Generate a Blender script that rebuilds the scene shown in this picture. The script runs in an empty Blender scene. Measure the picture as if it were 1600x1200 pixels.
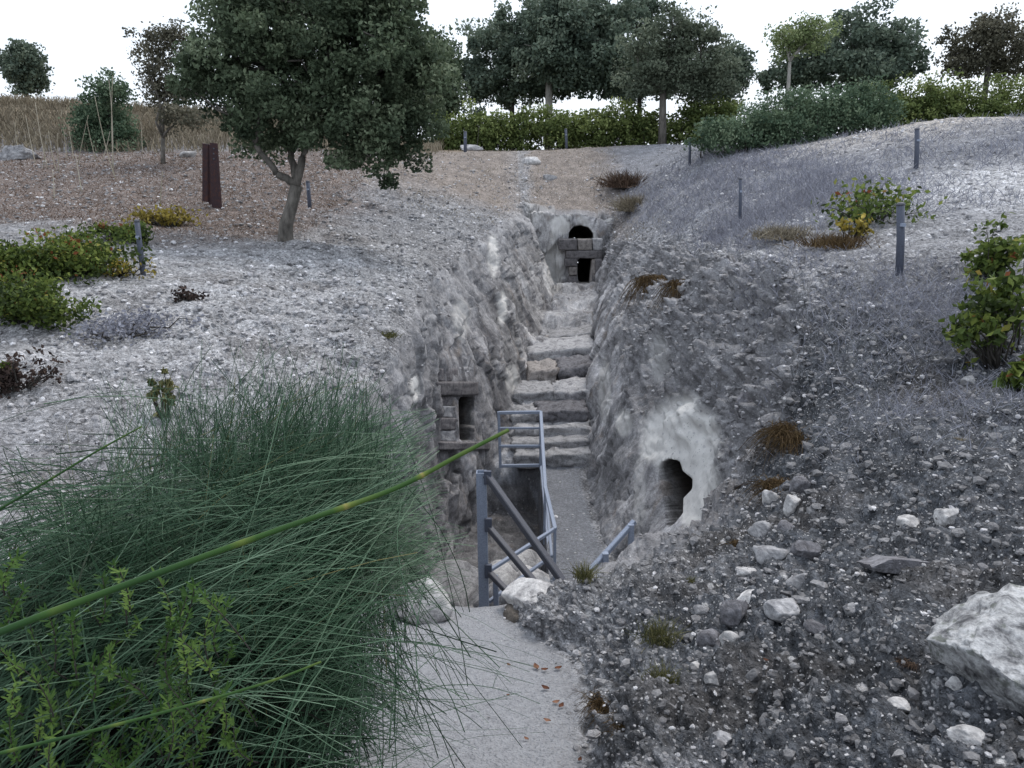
import bpy, bmesh, math, random
import numpy as np
from mathutils import Vector, Matrix
random.seed(7); RNG = np.random.default_rng(7)
SC = bpy.context.scene
C = bpy.context.collection
R = math.radians

# ------------------------------------------------------------------ camera, sky, sun, exposure
PITCH = R(14.8); FPX = 1250.0
cam_d = bpy.data.cameras.new('camera'); cam = bpy.data.objects.new('camera', cam_d); C.objects.link(cam)
cam.location = (0, 0, 0); cam.rotation_euler = (math.pi/2 - PITCH, 0, 0)
cam_d.sensor_width = 36; cam_d.lens = FPX/1600*36; cam_d.clip_start = 0.05; cam_d.clip_end = 3000
SC.camera = cam
W = bpy.data.worlds.new('World'); SC.world = W; W.use_nodes = True
SUN_EL, SUN_AZ = R(62), R(40)          # azimuth measured from +Y towards +X
nt = W.node_tree; bg = nt.nodes['Background']
sky = nt.nodes.new('ShaderNodeTexSky'); sky.sky_type = 'NISHITA'; sky.sun_disc = False
sky.sun_elevation = SUN_EL; sky.sun_rotation = SUN_AZ; sky.dust_density = 4; sky.air_density = 1.2
mx = nt.nodes.new('ShaderNodeMix'); mx.data_type = 'RGBA'; mx.inputs[0].default_value = 0.72
nt.links.new(sky.outputs[0], mx.inputs[6]); mx.inputs[7].default_value = (8.2, 8.95, 10.1, 1)   # cloud layer
nt.links.new(mx.outputs[2], bg.inputs[0]); bg.inputs[1].default_value = 0.12
sun_d = bpy.data.lights.new('sun', 'SUN'); sun_d.energy = 1.1; sun_d.angle = R(20); sun_d.color = (1, .95, .88)
sun = bpy.data.objects.new('sun', sun_d); C.objects.link(sun)
sdir = Vector((math.sin(SUN_AZ)*math.cos(SUN_EL), math.cos(SUN_AZ)*math.cos(SUN_EL), math.sin(SUN_EL)))
sun.rotation_euler = (-sdir).to_track_quat('-Z', 'Y').to_euler()
SC.view_settings.view_transform = 'Standard'; SC.view_settings.look = 'None'
SC.view_settings.exposure = 0.42; SC.view_settings.gamma = 1.0

# ------------------------------------------------------------------ helpers
cP, sP = math.cos(PITCH), math.sin(PITCH)
def P(px, py, Y):                        # the point at forward distance Y that the photo shows at (px, py)
    v = (600-py)/FPX
    Z = Y*(v*cP - sP)/(cP + v*sP)
    return np.array([(px-800)/FPX*(Y*cP - Z*sP), Y, Z])
def proj(V):
    d = V[..., 1]*cP - V[..., 2]*sP
    d = np.where(np.abs(d) < 1e-4, 1e-4, d)
    return 800 + FPX*V[..., 0]/d, 600 - FPX*(V[..., 1]*sP + V[..., 2]*cP)/d, d

_perm = np.random.default_rng(3).permutation(256).astype(np.int64); _perm = np.concatenate([_perm, _perm, _perm])
_g = np.random.default_rng(4).normal(size=(256, 3)); _g /= np.linalg.norm(_g, axis=1)[:, None]
def perlin(p):
    p = np.asarray(p, float); i = np.floor(p).astype(np.int64); f = p - i; i &= 255
    u = f*f*f*(f*(f*6-15)+10); out = 0
    for dx in (0, 1):
        wx = u[..., 0] if dx else 1-u[..., 0]
        for dy in (0, 1):
            wy = u[..., 1] if dy else 1-u[..., 1]
            for dz in (0, 1):
                wz = u[..., 2] if dz else 1-u[..., 2]
                h = _perm[_perm[_perm[(i[..., 0]+dx) & 255] + ((i[..., 1]+dy) & 255)] + ((i[..., 2]+dz) & 255)]
                g = _g[h]
                out = out + wx*wy*wz*(g[..., 0]*(f[..., 0]-dx) + g[..., 1]*(f[..., 1]-dy) + g[..., 2]*(f[..., 2]-dz))
    return out*1.5
def fbm(p, octs=4, lac=2.03, gain=.5, ridge=False):
    s, a, t = 0, 1, 0; p = np.asarray(p, float)
    for k in range(octs):
        n = perlin(p + 17.3*k)
        s = s + a*((1-2*np.abs(n)) if ridge else n); t += a; a *= gain; p = p*lac
    return s/t
def worley(p, seed=0):
    """cell value, F1 and F2 of jittered cells"""
    p = np.asarray(p, float).reshape(-1, 3); c = np.floor(p).astype(np.int64); f1 = np.full(len(p), 9.); f2 = f1.copy(); val = np.zeros(len(p))
    for dx in (-1, 0, 1):
        for dy in (-1, 0, 1):
            for dz in (-1, 0, 1):
                q = c+np.array([dx, dy, dz]); h = _perm[_perm[_perm[(q[:, 0]+seed) & 255]+(q[:, 1] & 255)]+(q[:, 2] & 255)]
                d_ = np.linalg.norm(q+.5+_g[h]*.45-p, axis=1); n_ = d_ < f1
                f2 = np.where(n_, f1, np.minimum(f2, d_)); f1 = np.where(n_, d_, f1); val = np.where(n_, _perm[h+7]/255., val)
    return val, f1, f2
def sstep(a, b, x):
    t = np.clip((x-a)/(b-a), 0, 1); return t*t*(3-2*t)
def in_poly(x, y, poly):
    r = np.zeros(x.shape, bool); n = len(poly)
    for k in range(n):
        x1, y1 = poly[k]; x2, y2 = poly[(k+1) % n]
        if y1 == y2: continue
        c = ((y1 > y) != (y2 > y)) & (x < (x2-x1)*(y-y1)/(y2-y1)+x1); r ^= c
    return r

def tag(o, label=None, cat=None, group=None, kind=None):
    if label: o['label'] = label
    if cat: o['category'] = cat
    if group: o['group'] = group
    if kind: o['kind'] = kind
    return o
def empty(name, loc, label, cat, group=None):
    o = bpy.data.objects.new(name, None); o.location = [float(x) for x in loc]; o.empty_display_size = .2
    C.objects.link(o); return tag(o, label, cat, group)
def link(name, me, mat, parent=None):
    if mat and not me.materials: me.materials.append(mat)
    o = bpy.data.objects.new(name, me); C.objects.link(o)
    if parent:
        o.parent = parent; o.matrix_parent_inverse = Matrix.Translation(-Vector(parent.location)) if parent.parent is None else Matrix.Identity(4)
    return o
def mesh(name, V, F, smooth=False, attrs=None):
    """V (n,3) ; F (m,k) array of equal faces, or list of arrays"""
    Fs = [np.asarray(f, np.int64) for f in (F if isinstance(F, list) and isinstance(F[0], np.ndarray) else [F]) if len(f)]
    me = bpy.data.meshes.new(name); V = np.asarray(V, np.float32)
    me.vertices.add(len(V)); me.vertices.foreach_set('co', V.ravel())
    L = np.concatenate([f.ravel() for f in Fs]); nf = sum(len(f) for f in Fs)
    tot = np.concatenate([np.full(len(f), f.shape[1]) for f in Fs]); st = np.concatenate([[0], np.cumsum(tot)[:-1]])
    me.loops.add(len(L)); me.loops.foreach_set('vertex_index', L.astype(np.int32))
    me.polygons.add(nf); me.polygons.foreach_set('loop_start', st.astype(np.int32))
    me.polygons.foreach_set('use_smooth', np.full(nf, smooth))
    for k, a in (attrs or {}).items():
        a = np.asarray(a, np.float32)
        if a.ndim == 1:
            at = me.attributes.new(k, 'FLOAT', 'POINT'); at.data.foreach_set('value', a)
        else:
            at = me.attributes.new(k, 'FLOAT_COLOR', 'POINT')
            at.data.foreach_set('color', np.concatenate([a, np.ones((len(a), 1), np.float32)], 1).ravel())
    me.update(); me.validate(); return me

class MB:                                # collects pieces of one mesh
    def __init__(s): s.V = []; s.F3 = []; s.F4 = []; s.n = 0; s.A = []
    def add(s, V, F, a=None):
        V = np.asarray(V, float); F = np.asarray(F, np.int64)
        if len(F): (s.F4 if F.shape[1] == 4 else s.F3).append(F + s.n)
        s.V.append(V); s.n += len(V)
        s.A.append(np.zeros(len(V)) if a is None else np.broadcast_to(a, (len(V),)))
        return s
    def build(s, name, mat, parent=None, smooth=False):
        F = []
        if s.F4: F.append(np.concatenate(s.F4))
        if s.F3: F.append(np.concatenate(s.F3))
        return link(name, mesh(name, np.concatenate(s.V), F, smooth, {'var': np.concatenate(s.A)}), mat, parent)

def frames(T):
    up = np.where(np.abs(T[..., 2:3]) > .9, np.array([1., 0, 0]), np.array([0., 0, 1]))
    a = np.cross(T, up); a /= np.linalg.norm(a, axis=-1, keepdims=True)+1e-9
    return a, np.cross(T, a)
def tubes(paths, rad, sides=3, rot=0.0):
    """paths (N,M,3), rad (N,M) -> V, quads"""
    paths = np.asarray(paths, float); N, M, _ = paths.shape; rad = np.broadcast_to(np.asarray(rad, float), (N, M))
    T = np.gradient(paths, axis=1); T /= np.linalg.norm(T, axis=-1, keepdims=True)+1e-9
    a, b = frames(T)
    th = np.arange(sides)*2*math.pi/sides + rot
    V = paths[:, :, None] + rad[:, :, None, None]*(np.cos(th)[:, None]*a[:, :, None] + np.sin(th)[:, None]*b[:, :, None])
    idx = np.arange(N*M*sides).reshape(N, M, sides); n = np.roll(idx, -1, axis=2)
    F = np.stack([idx[:, :-1], n[:, :-1], n[:, 1:], idx[:, 1:]], -1).reshape(-1, 4)
    return V.reshape(-1, 3), F
def tube(pts, rad, sides=8, caps=True, rot=0.0):
    V, F = tubes(np.asarray(pts)[None], np.broadcast_to(rad, (len(pts),))[None], sides, rot)
    if caps:
        n = len(V); V = np.concatenate([V, [pts[0]], [pts[-1]]]); k = np.arange(sides); k2 = (k+1) % sides
        b = (len(pts)-1)*sides
        c = np.concatenate([np.stack([k2, k, np.full(sides, n), np.full(sides, n)], 1), np.stack([b+k, b+k2, np.full(sides, n+1), np.full(sides, n+1)], 1)])
        return V, F, c[:, :3]
    return V, F, np.zeros((0, 3), int)
def add_tube(mb, pts, rad, sides=8, a=0, rot=0.0):
    V, F, c = tube(np.asarray(pts, float), rad, sides, True, rot)
    n0 = mb.n; mb.add(V, F, a); mb.F3.append(c + n0)
def bezier(p0, p1, p2, n):
    t = np.linspace(0, 1, n)[:, None]; return (1-t)**2*p0 + 2*t*(1-t)*p1 + t*t*p2
def bar(p0, p1, w, h=None, bev=.12):      # bevelled box bar from p0 to p1
    p0 = np.asarray(p0, float); p1 = np.asarray(p1, float); h = h or w
    T = (p1-p0); T /= np.linalg.norm(T); a, b = frames(T)
    k = bev*min(w, h)
    prof = [(w/2-k, -h/2), (w/2, -h/2+k), (w/2, h/2-k), (w/2-k, h/2), (-w/2+k, h/2), (-w/2, h/2-k), (-w/2, -h/2+k), (-w/2+k, -h/2)]
    V = [p + x*a + y*b for p in (p0, p1) for x, y in prof]
    F = [(i, (i+1) % 8, 8+(i+1) % 8, 8+i) for i in range(8)]
    F += [(0, 7, 6, 1), (1, 6, 5, 2), (2, 5, 4, 3), (8, 9, 14, 15), (9, 10, 13, 14), (10, 11, 12, 13)]
    return np.array(V), np.array(F)

# ------------------------------------------------------------------ materials
class NT:
    def __init__(s, name):
        s.m = bpy.data.materials.new(name); s.m.use_nodes = True; s.t = s.m.node_tree
        s.b = s.t.nodes['Principled BSDF']; s.b.inputs['Specular IOR Level'].default_value = .25
    def n(s, typ, **kw):
        o = s.t.nodes.new('ShaderNode'+typ)
        for k, v in kw.items(): setattr(o, k, v)
        return o
    def l(s, a, b): s.t.links.new(a, b)
    def val(s, x, sock):
        if isinstance(x, (int, float)): sock.default_value = x
        elif isinstance(x, tuple): sock.default_value = (x + (1,)) if len(x) == 3 and sock.type == 'RGBA' else x
        else: s.l(x, sock)
    def coord(s, sc=(1, 1, 1)):
        t = s.n('TexCoord'); m = s.n('Mapping'); m.inputs['Scale'].default_value = sc; s.l(t.outputs['Object'], m.inputs[0]); return m.outputs[0]
    def noise(s, scale, det=4, rough=.6, co=None, dist=0):
        o = s.n('TexNoise'); o.inputs['Scale'].default_value = scale; o.inputs['Detail'].default_value = det
        o.inputs['Roughness'].default_value = rough; o.inputs['Distortion'].default_value = dist
        s.l(co or s.coord(), o.inputs['Vector']); return o.outputs['Fac']
    def voro(s, scale, co=None, feat='F1', rnd=1):
        o = s.n('TexVoronoi', feature=feat); o.inputs['Scale'].default_value = scale; o.inputs['Randomness'].default_value = rnd
        s.l(co or s.coord(), o.inputs['Vector']); return o
    def ramp(s, x, stops):
        o = s.n('ValToRGB'); e = o.color_ramp.elements
        while len(e) < len(stops): e.new(.5)
        for k, (p, c) in enumerate(stops): e[k].position = p; e[k].color = (c if isinstance(c, tuple) else (c, c, c)) + (1,)
        s.l(x, o.inputs[0]); return o.outputs[0]
    def mix(s, f, a, b, mode='MIX'):
        o = s.n('Mix', data_type='RGBA', blend_type=mode); s.val(f, o.inputs[0]); s.val(a, o.inputs[6]); s.val(b, o.inputs[7]); return o.outputs[2]
    def math(s, op, a, b=0.0):
        o = s.n('Math', operation=op); s.val(a, o.inputs[0]); s.val(b, o.inputs[1]); return o.outputs[0]
    def attr(s, name, out='Fac'):
        o = s.n('Attribute', attribute_name=name); return o.outputs[out]
    def bump(s, h, strength, dist, prev=None):
        o = s.n('Bump'); o.inputs['Strength'].default_value = strength; o.inputs['Distance'].default_value = dist; s.l(h, o.inputs['Height'])
        if prev: s.l(prev, o.inputs['Normal'])
        return o.outputs[0]
    def done(s, col, rough=.9, bump=None, metal=0):
        s.val(col, s.b.inputs['Base Color']); s.val(rough, s.b.inputs['Roughness']); s.b.inputs['Metallic'].default_value = metal
        if bump: s.l(bump, s.b.inputs['Normal'])
        return s.m

def mat_ground():
    m = NT('gravel_ground'); tint = m.attr('tint', 'Color'); chips = m.attr('chips'); co = m.coord()
    n1 = m.noise(2.6, 7, .72, co); n2 = m.noise(21, 4, .75, co)
    col = m.mix(1, tint, m.ramp(n1, [(.3, .5), (.5, .95), (.68, 1.5)]), 'MULTIPLY')
    col = m.mix(1, col, m.ramp(n2, [(.3, .25), (.5, .95), (.68, 1.9)]), 'MULTIPLY')
    col = m.mix(m.ramp(chips, [(.08, 1.0), (.3, 0.0)]), col, m.mix(1, tint, m.ramp(n2, [(.25, .78), (.75, 1.2)]), 'MULTIPLY'))
    for sc, lo in ((15, .86), (52, .68)):
        v = m.voro(sc, co); sel = m.n('SeparateColor'); m.l(v.outputs['Color'], sel.inputs[0])
        thr = m.math('SUBTRACT', 1.02, m.math('MULTIPLY', chips, 1.02-lo*.72))
        pick = m.math('GREATER_THAN', sel.outputs[0], thr)
        body = m.ramp(v.outputs['Distance'], [(.26, 1.0), (.40, 0.0)])
        f = m.math('MULTIPLY', pick, body)
        col = m.mix(m.math('MULTIPLY', f, .8), col, m.mix(sel.outputs[1], (.30, .29, .30), (.66, .65, .64)))
    b = m.bump(v.outputs['Distance'], .7, -.02); b = m.bump(n2, .8, .05, b)
    return m.done(col, .95, b)
def mat_rock():
    m = NT('limestone_wall'); co = m.coord((1, 1, .6)); tint = m.attr('tint', 'Color')
    n1 = m.noise(1.3, 8, .7, co, .2); n2 = m.noise(6.5, 7, .74, co); n3 = m.noise(30, 4, .75); n4 = m.noise(1.1, 6, .66, m.coord((1, 1, .3)), .3)
    col = m.mix(1, tint, m.ramp(n1, [(.3, .6), (.5, 1.1), (.68, 1.75)]), 'MULTIPLY')
    col = m.mix(m.math('MULTIPLY', m.ramp(n4, [(.50, 0), (.62, .8)]), m.ramp(m.attr('chips'), [(.12, 1.0), (.4, .3)])), col, (.11, .107, .113))
    col = m.mix(m.math('MULTIPLY', m.ramp(m.noise(2.2, 4, .6, co, .5), [(.58, 0), (.70, .6)]), m.ramp(m.attr('chips'), [(.12, 1.0), (.4, .25)])), col, (.30, .25, .21))
    col = m.mix(1, col, m.ramp(n2, [(.28, .5), (.55, 1.05), (.75, 1.5)]), 'MULTIPLY')
    col = m.mix(1, col, m.ramp(n3, [(.3, .7), (.7, 1.3)]), 'MULTIPLY')
    fresh = m.attr('fresh'); col = m.mix(fresh, col, m.mix(1, (.66, .645, .615), m.ramp(n2, [(.3, .86), (.6, 1.0)]), 'MULTIPLY'))
    chips = m.attr('chips')
    for sc in (14, 34):
        v = m.voro(sc); sel = m.n('SeparateColor'); m.l(v.outputs['Color'], sel.inputs[0])
        f = m.math('MULTIPLY', m.math('GREATER_THAN', sel.outputs[0], m.math('SUBTRACT', 1.02, m.math('MULTIPLY', chips, .45))), m.ramp(v.outputs['Distance'], [(.25, 1.0), (.42, 0.0)]))
        col = m.mix(m.math('MULTIPLY', f, .7), col, m.mix(sel.outputs[1], (.22, .21, .22), (.55, .54, .54)))
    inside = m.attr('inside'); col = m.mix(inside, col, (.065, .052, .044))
    ff = m.math('SUBTRACT', 1.0, m.math('MULTIPLY', fresh, .85)); b = m.bump(m.math('MULTIPLY', n2, ff), .8, .09); b = m.bump(m.math('MULTIPLY', n3, ff), .6, .03, b)
    return m.done(col, .93, b)
def mat_stone(name, c, dark, chips=0.0, sc=1.0, moss=None):
    m = NT(name); n1 = m.noise(5*sc, 6, .65, None, .5); n2 = m.noise(28*sc, 4, .7); info = m.n('ObjectInfo')
    col = m.mix(m.ramp(n1, [(.36, 1.0), (.56, 0.0)]), c, dark)
    col = m.mix(1, col, m.ramp(n2, [(.3, .65), (.7, 1.25)]), 'MULTIPLY')
    col = col if chips else m.mix(1, col, m.ramp(info.outputs['Random'], [(0, .75), (1, 1.15)]), 'MULTIPLY')
    col = m.mix(1, col, m.ramp(m.attr('var'), [(0, .38), (.55, .85), (1, 1.5)]), 'MULTIPLY') if chips else col
    if moss: col = m.mix(m.ramp(m.noise(9*sc, 4), [(.56, 0.0), (.66, .8)]), col, moss)
    b = m.bump(n1, .6, .05); b = m.bump(n2, .6, .012, b)
    return m.done(col, .92, b)
def mat_leaf(name, a, b, c, trans=.25, rough=.55, ramp=None):
    m = NT(name); v = m.attr('var')
    col = m.ramp(v, ramp or [(0, a), (.55, b), (1, c)])
    m.done(col, rough); m.b.inputs['Specular IOR Level'].default_value = .12
    if trans:
        t = m.n('BsdfTranslucent'); m.l(col, t.inputs[0]); mxs = m.n('MixShader'); mxs.inputs[0].default_value = trans
        out = m.t.nodes['Material Output']; m.l(m.b.outputs[0], mxs.inputs[1]); m.l(t.outputs[0], mxs.inputs[2]); m.l(mxs.outputs[0], out.inputs[0])
    return m.m
def mat_bark(name, a, b):
    m = NT(name); n = m.noise(9, 6, .7, m.coord((1, 1, .35)), .3)
    return m.done(m.ramp(n, [(.3, a), (.7, b)]), .95, m.bump(n, .9, .04))
def mat_metal(name, c, rust=(.10, .055, .035), amt=.62, rough=.5, metal=.0):
    m = NT(name); n = m.noise(14, 5, .7); n2 = m.noise(60, 3, .6)
    col = m.mix(m.ramp(n, [(amt, 0.0), (amt+.1, .8)]), c, rust)
    col = m.mix(1, col, m.ramp(n2, [(.3, .8), (.7, 1.15)]), 'MULTIPLY')
    return m.done(col, rough, m.bump(n2, .2, .003), metal)

M = {}
M['ground'] = mat_ground(); M['rock'] = mat_rock()
M['pebble'] = mat_stone('pebble', (.56, .55, .555), (.36, .35, .36), 1.0, 2.0)
M['white'] = mat_stone('white_limestone', (.60, .585, .57), (.30, .29, .29), 0, 1.2)
M['grey'] = mat_stone('grey_limestone', (.42, .415, .42), (.20, .197, .205), 0, 1.4)
M['dark'] = mat_stone('dark_ashlar', (.22, .207, .21), (.11, .103, .106), 0, 2)
M['tan'] = mat_stone('tan_ashlar', (.35, .32, .30), (.18, .165, .155), 0, 2)
M['earth'] = mat_stone('earthy_rock', (.12, .105, .09), (.055, .048, .042), 0, 2)
M['slate'] = mat_stone('slaty_rock', (.24, .235, .25), (.11, .105, .11), 0, 2.2)
M['mossy'] = mat_stone('lichen_boulder', (.52, .52, .52), (.09, .09, .095), 0, 1.9, (.13, .14, .12))
M['step'] = mat_stone('step_stone', (.40, .395, .40), (.20, .197, .20), 0, 1.5)
M['oak'] = mat_leaf('oak_leaf', (.042, .060, .036), (.115, .152, .090), (.25, .295, .19))
M['far_leaf'] = mat_leaf('far_leaf', (.062, .086, .066), (.132, .172, .126), (.23, .27, .20))  # leaf colour lightened to stand in for distance haze
M['olive_leaf'] = mat_leaf('olive_leaf', (.075, .094, .066), (.150, .178, .125), (.25, .28, .20))
M['pale_leaf'] = mat_leaf('pale_leaf', (.11, .15, .06), (.22, .27, .12), (.34, .38, .20))
M['brown_leaf'] = mat_leaf('brown_leaf', (.055, .056, .040), (.125, .120, .085), (.22, .205, .15))
M['hedge'] = mat_leaf('hedge_leaf', (.055, .080, .026), (.150, .190, .062), (.26, .30, .11))
M['lentisk'] = mat_leaf('lentisk_leaf', (.045, .078, .048), (.115, .168, .102), (.21, .27, .17))
M['vine'] = mat_leaf('vine_leaf', None, None, None, .3, .5, [(0, (.03, .045, .016)), (.45, (.085, .125, .03)), (.84, (.20, .245, .06)), (.97, (.30, .26, .06)), (.995, (.20, .07, .03))])
M['yellow'] = mat_leaf('yellow_leaf', (.10, .085, .025), (.30, .24, .05), (.46, .36, .08))
M['redbrown'] = mat_leaf('redbrown_leaf', (.06, .04, .03), (.13, .085, .06), (.20, .14, .10))
M['dry'] = mat_leaf('dry_grass', (.10, .085, .06), (.24, .205, .15), (.40, .35, .26), .15, .8)
M['lilac'] = mat_leaf('grey_scrub', (.15, .152, .18), (.26, .265, .305), (.40, .405, .45), .15, .8)
M['darkdead'] = mat_leaf('dead_twig', (.025, .018, .016), (.06, .042, .036), (.10, .07, .055), .1, .8)
M['tuft'] = mat_leaf('rust_tuft', (.045, .030, .016), (.115, .074, .036), (.19, .135, .07), .15, .8)
M['weed'] = mat_leaf('weed', (.06, .065, .025), (.14, .14, .06), (.24, .22, .10), .2, .7)
M['broom'] = mat_leaf('broom_stem', (.006, .014, .007), (.036, .078, .042), (.17, .25, .165), 0, .45)
M['heart'] = mat_leaf('shade_twig', (.006, .007, .005), (.012, .013, .009), (.02, .02, .014), 0, .9)  # near-black twig colour paints the shade inside the broom
M['rosemary'] = mat_leaf('sprig_leaf', (.012, .032, .008), (.050, .105, .024), (.14, .22, .055), .3)
M['stem'] = mat_leaf('thick_stem', None, None, None, 0, .4, [(0, (.010, .036, .014)), (.5, (.035, .080, .018)), (.85, (.10, .135, .028)), (1, (.22, .19, .06))])
M['deadleaf'] = mat_leaf('dead_leaf', (.09, .04, .025), (.17, .075, .045), (.26, .14, .09), .1, .8)
M['stalk'] = mat_leaf('pale_stalk', (.26, .23, .17), (.40, .36, .28), (.5, .46, .38), 0, .8)
M['bark'] = mat_bark('bark', (.06, .055, .048), (.22, .20, .175))
M['darkbark'] = mat_bark('dark_bark', (.03, .028, .025), (.09, .08, .07))
M['palebark'] = mat_bark('pale_bark', (.2, .185, .165), (.42, .40, .36))
M['steel'] = mat_metal('galvanised_rail', (.28, .32, .40), (.12, .10, .10), .66, .45)
M['darksteel'] = mat_metal('dark_rail', (.095, .098, .115), (.05, .04, .038), .62, .5)
M['post'] = mat_metal('blue_grey_post', (.085, .095, .125), (.06, .045, .045), .64, .55)
M['rust'] = mat_metal('rusted_steel', (.045, .026, .030), (.085, .035, .026), .5, .65)

# ------------------------------------------------------------------ the hillside and the rock-cut trench
def pchip(x, xk, yk):
    xk = np.asarray(xk, float); yk = np.asarray(yk, float); h = np.diff(xk); d = np.diff(yk)/h
    m = np.zeros(len(xk)); m[0], m[-1] = d[0], d[-1]
    for i in range(1, len(xk)-1):
        if d[i-1]*d[i] > 0:
            w1 = 2*h[i]+h[i-1]; w2 = h[i]+2*h[i-1]; m[i] = (w1+w2)/(w1/d[i-1]+w2/d[i])
    k = np.clip(np.searchsorted(xk, x)-1, 0, len(h)-1); t = (x-xk[k])/h[k]
    return (2*t**3-3*t**2+1)*yk[k] + (t**3-2*t**2+t)*h[k]*m[k] + (-2*t**3+3*t**2)*yk[k+1] + (t**3-t**2)*h[k]*m[k+1]
# stations: Y: eight (x, z) points across the cut: left lip, wall, foot, pit edge, walkway left, walkway right, right wall, right lip, then hill beside the lip
ST = {
 -6:  [(-3,-1.7),(-2.2,-1.75),(-1.5,-1.75),(-.8,-1.75),(0,-1.75),(.6,-1.7),(1.2,-1.65),(2,-1.6),(3,-1.55)],
 1.0: [(-2.2,-1.9),(-1.8,-2.0),(-1.4,-2.1),(-.8,-2.15),(-.3,-2.15),(.3,-2.0),(.8,-1.8),(1.6,-1.62),(2.5,-1.5)],
 3.0: [(-1.9,-2.2),(-1.6,-2.5),(-1.25,-2.7),(-.7,-2.76),(-.2,-2.76),(.38,-2.72),(.62,-2.36),(1.6,-1.98),(2.8,-1.68)],
 4.5: [(-1.8,-2.35),(-1.5,-2.85),(-1.2,-3.1),(-.7,-3.14),(-.2,-3.14),(.48,-3.12),(.74,-2.78),(2.0,-2.42),(3.2,-1.95)],
 5.7: [(-1.75,-2.45),(-1.5,-3.1),(-1.2,-3.40),(-.75,-3.42),(-.45,-3.42),(.0,-3.41),(.45,-3.2),(2.1,-2.7),(3.3,-2.05)],
 6.0: [(-1.75,-2.45),(-1.5,-3.2),(-1.2,-3.48),(-.7,-3.52),(-.42,-3.52),(.02,-3.5),(.6,-3.32),(2.12,-2.75),(3.35,-2.08)],
 6.35:[(-1.75,-2.45),(-1.6,-3.9),(-1.45,-4.8),(-.6,-4.9),(-.3,-4.4),(.2,-3.68),(.95,-3.48),(2.2,-2.85),(3.4,-2.1)],
 7.2: [(-1.7,-2.42),(-1.6,-4.2),(-1.5,-6.2),(-.5,-6.3),(.0,-5.2),(.6,-3.95),(1.3,-3.68),(2.25,-3.12),(3.4,-2.2)],
 7.8: [(-1.7,-2.42),(-1.6,-4.4),(-1.5,-6.6),(-.3,-6.6),(.2,-5.6),(.85,-4.35),(1.5,-3.82),(2.4,-3.42),(3.4,-2.28)],
 8.4: [(-1.65,-2.4),(-1.6,-4.5),(-1.5,-6.75),(.3,-6.75),(.5,-5.75),(1.4,-5.2),(2.1,-4.3),(2.95,-2.75),(3.6,-2.0)],
 9.6: [(-1.55,-2.36),(-1.55,-4.5),(-1.5,-6.8),(.5,-6.8),(.54,-5.8),(1.75,-5.7),(2.6,-4.5),(3.45,-1.75),(4.4,-1.5)],
 11:  [(-1.5,-2.25),(-1.5,-4.4),(-1.4,-6.8),(.51,-6.8),(.55,-5.8),(1.65,-5.8),(2.55,-4.6),(3.9,-1.4),(4.8,-1.2)],
 12:  [(-1.5,-2.18),(-1.45,-4.4),(-1.35,-6.8),(.52,-6.8),(.56,-5.8),(1.5,-5.8),(2.3,-4.4),(3.95,-1.38),(4.9,-1.1)],
 14:  [(-1.6,-2.02),(-1.2,-4.1),(-.95,-6.8),(.52,-6.8),(.56,-5.8),(1.45,-5.8),(2.15,-4.0),(3.85,-1.45),(4.9,-1.05)],
 15.2:[(-1.6,-2.0),(-.95,-3.9),(-.5,-6.7),(.53,-6.8),(.57,-5.8),(1.48,-5.8),(2.15,-3.9),(3.8,-1.5),(4.9,-1.0)],
 15.5:[(-1.58,-2.0),(-.9,-3.9),(-.35,-5.85),(.2,-5.82),(.6,-5.8),(1.5,-5.75),(2.15,-3.85),(3.8,-1.5),(4.9,-1.0)],
 17:  [(-1.45,-1.95),(-.6,-3.7),(.15,-5.3),(.3,-5.25),(.9,-5.2),(1.6,-5.2),(2.3,-3.5),(3.75,-1.6),(4.8,-.95)],
 20:  [(-1.0,-1.8),(-.1,-3.4),(.4,-4.8),(.7,-4.8),(1.3,-4.8),(2.0,-4.8),(2.6,-3.3),(3.65,-1.75),(4.8,-.9)],
 23:  [(-.55,-1.6),(.25,-3.0),(.9,-4.2),(1.3,-4.2),(1.8,-4.2),(2.4,-4.2),(2.8,-3.1),(3.5,-1.9),(4.8,-.6)],
 26.5:[(.25,-1.3),(.85,-2.5),(1.45,-3.8),(1.8,-3.8),(2.4,-3.8),(3.02,-3.8),(3.15,-3.0),(3.35,-2.2),(4.7,-.7)],
 27.95:[(.35,-1.22),(.95,-2.3),(1.5,-3.75),(1.9,-3.75),(2.4,-3.75),(3.1,-3.75),(3.2,-3.0),(3.4,-2.1),(4.7,-.7)],
 28.25:[(.35,-1.2),(.9,-1.32),(1.5,-1.38),(1.9,-1.38),(2.4,-1.38),(3.0,-1.45),(3.25,-1.55),(3.5,-1.7),(4.7,-.7)],
 29.5:[(.3,-.95),(.9,-.98),(1.5,-1.0),(1.9,-1.0),(2.4,-1.0),(3.0,-1.05),(3.3,-1.05),(3.6,-1.0),(4.8,-.4)],
 32:  [(.2,.1),(.9,.1),(1.5,.1),(1.9,.1),(2.4,.1),(3.0,.12),(3.3,.12),(3.6,.15),(5,.4)],
 35:  [(.2,.85),(.9,.88),(1.5,.9),(1.9,.92),(2.4,.95),(3.0,1.0),(3.3,1.0),(3.6,1.02),(5,1.1)],
 40:  [(.2,1.0),(.9,1.0),(1.5,1.0),(1.9,1.0),(2.4,1.0),(3.0,1.0),(3.3,1.0),(3.6,1.0),(5,1.0)],
 60:  [(.2,1.2),(.9,1.2),(1.5,1.2),(1.9,1.2),(2.4,1.2),(3.0,1.2),(3.3,1.2),(3.6,1.2),(5,1.2)],
 600: [(.2,1.0),(.9,1.0),(1.5,1.0),(1.9,1.0),(2.4,1.0),(3.0,1.0),(3.3,1.0),(3.6,1.0),(5,1.0)],
}
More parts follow.
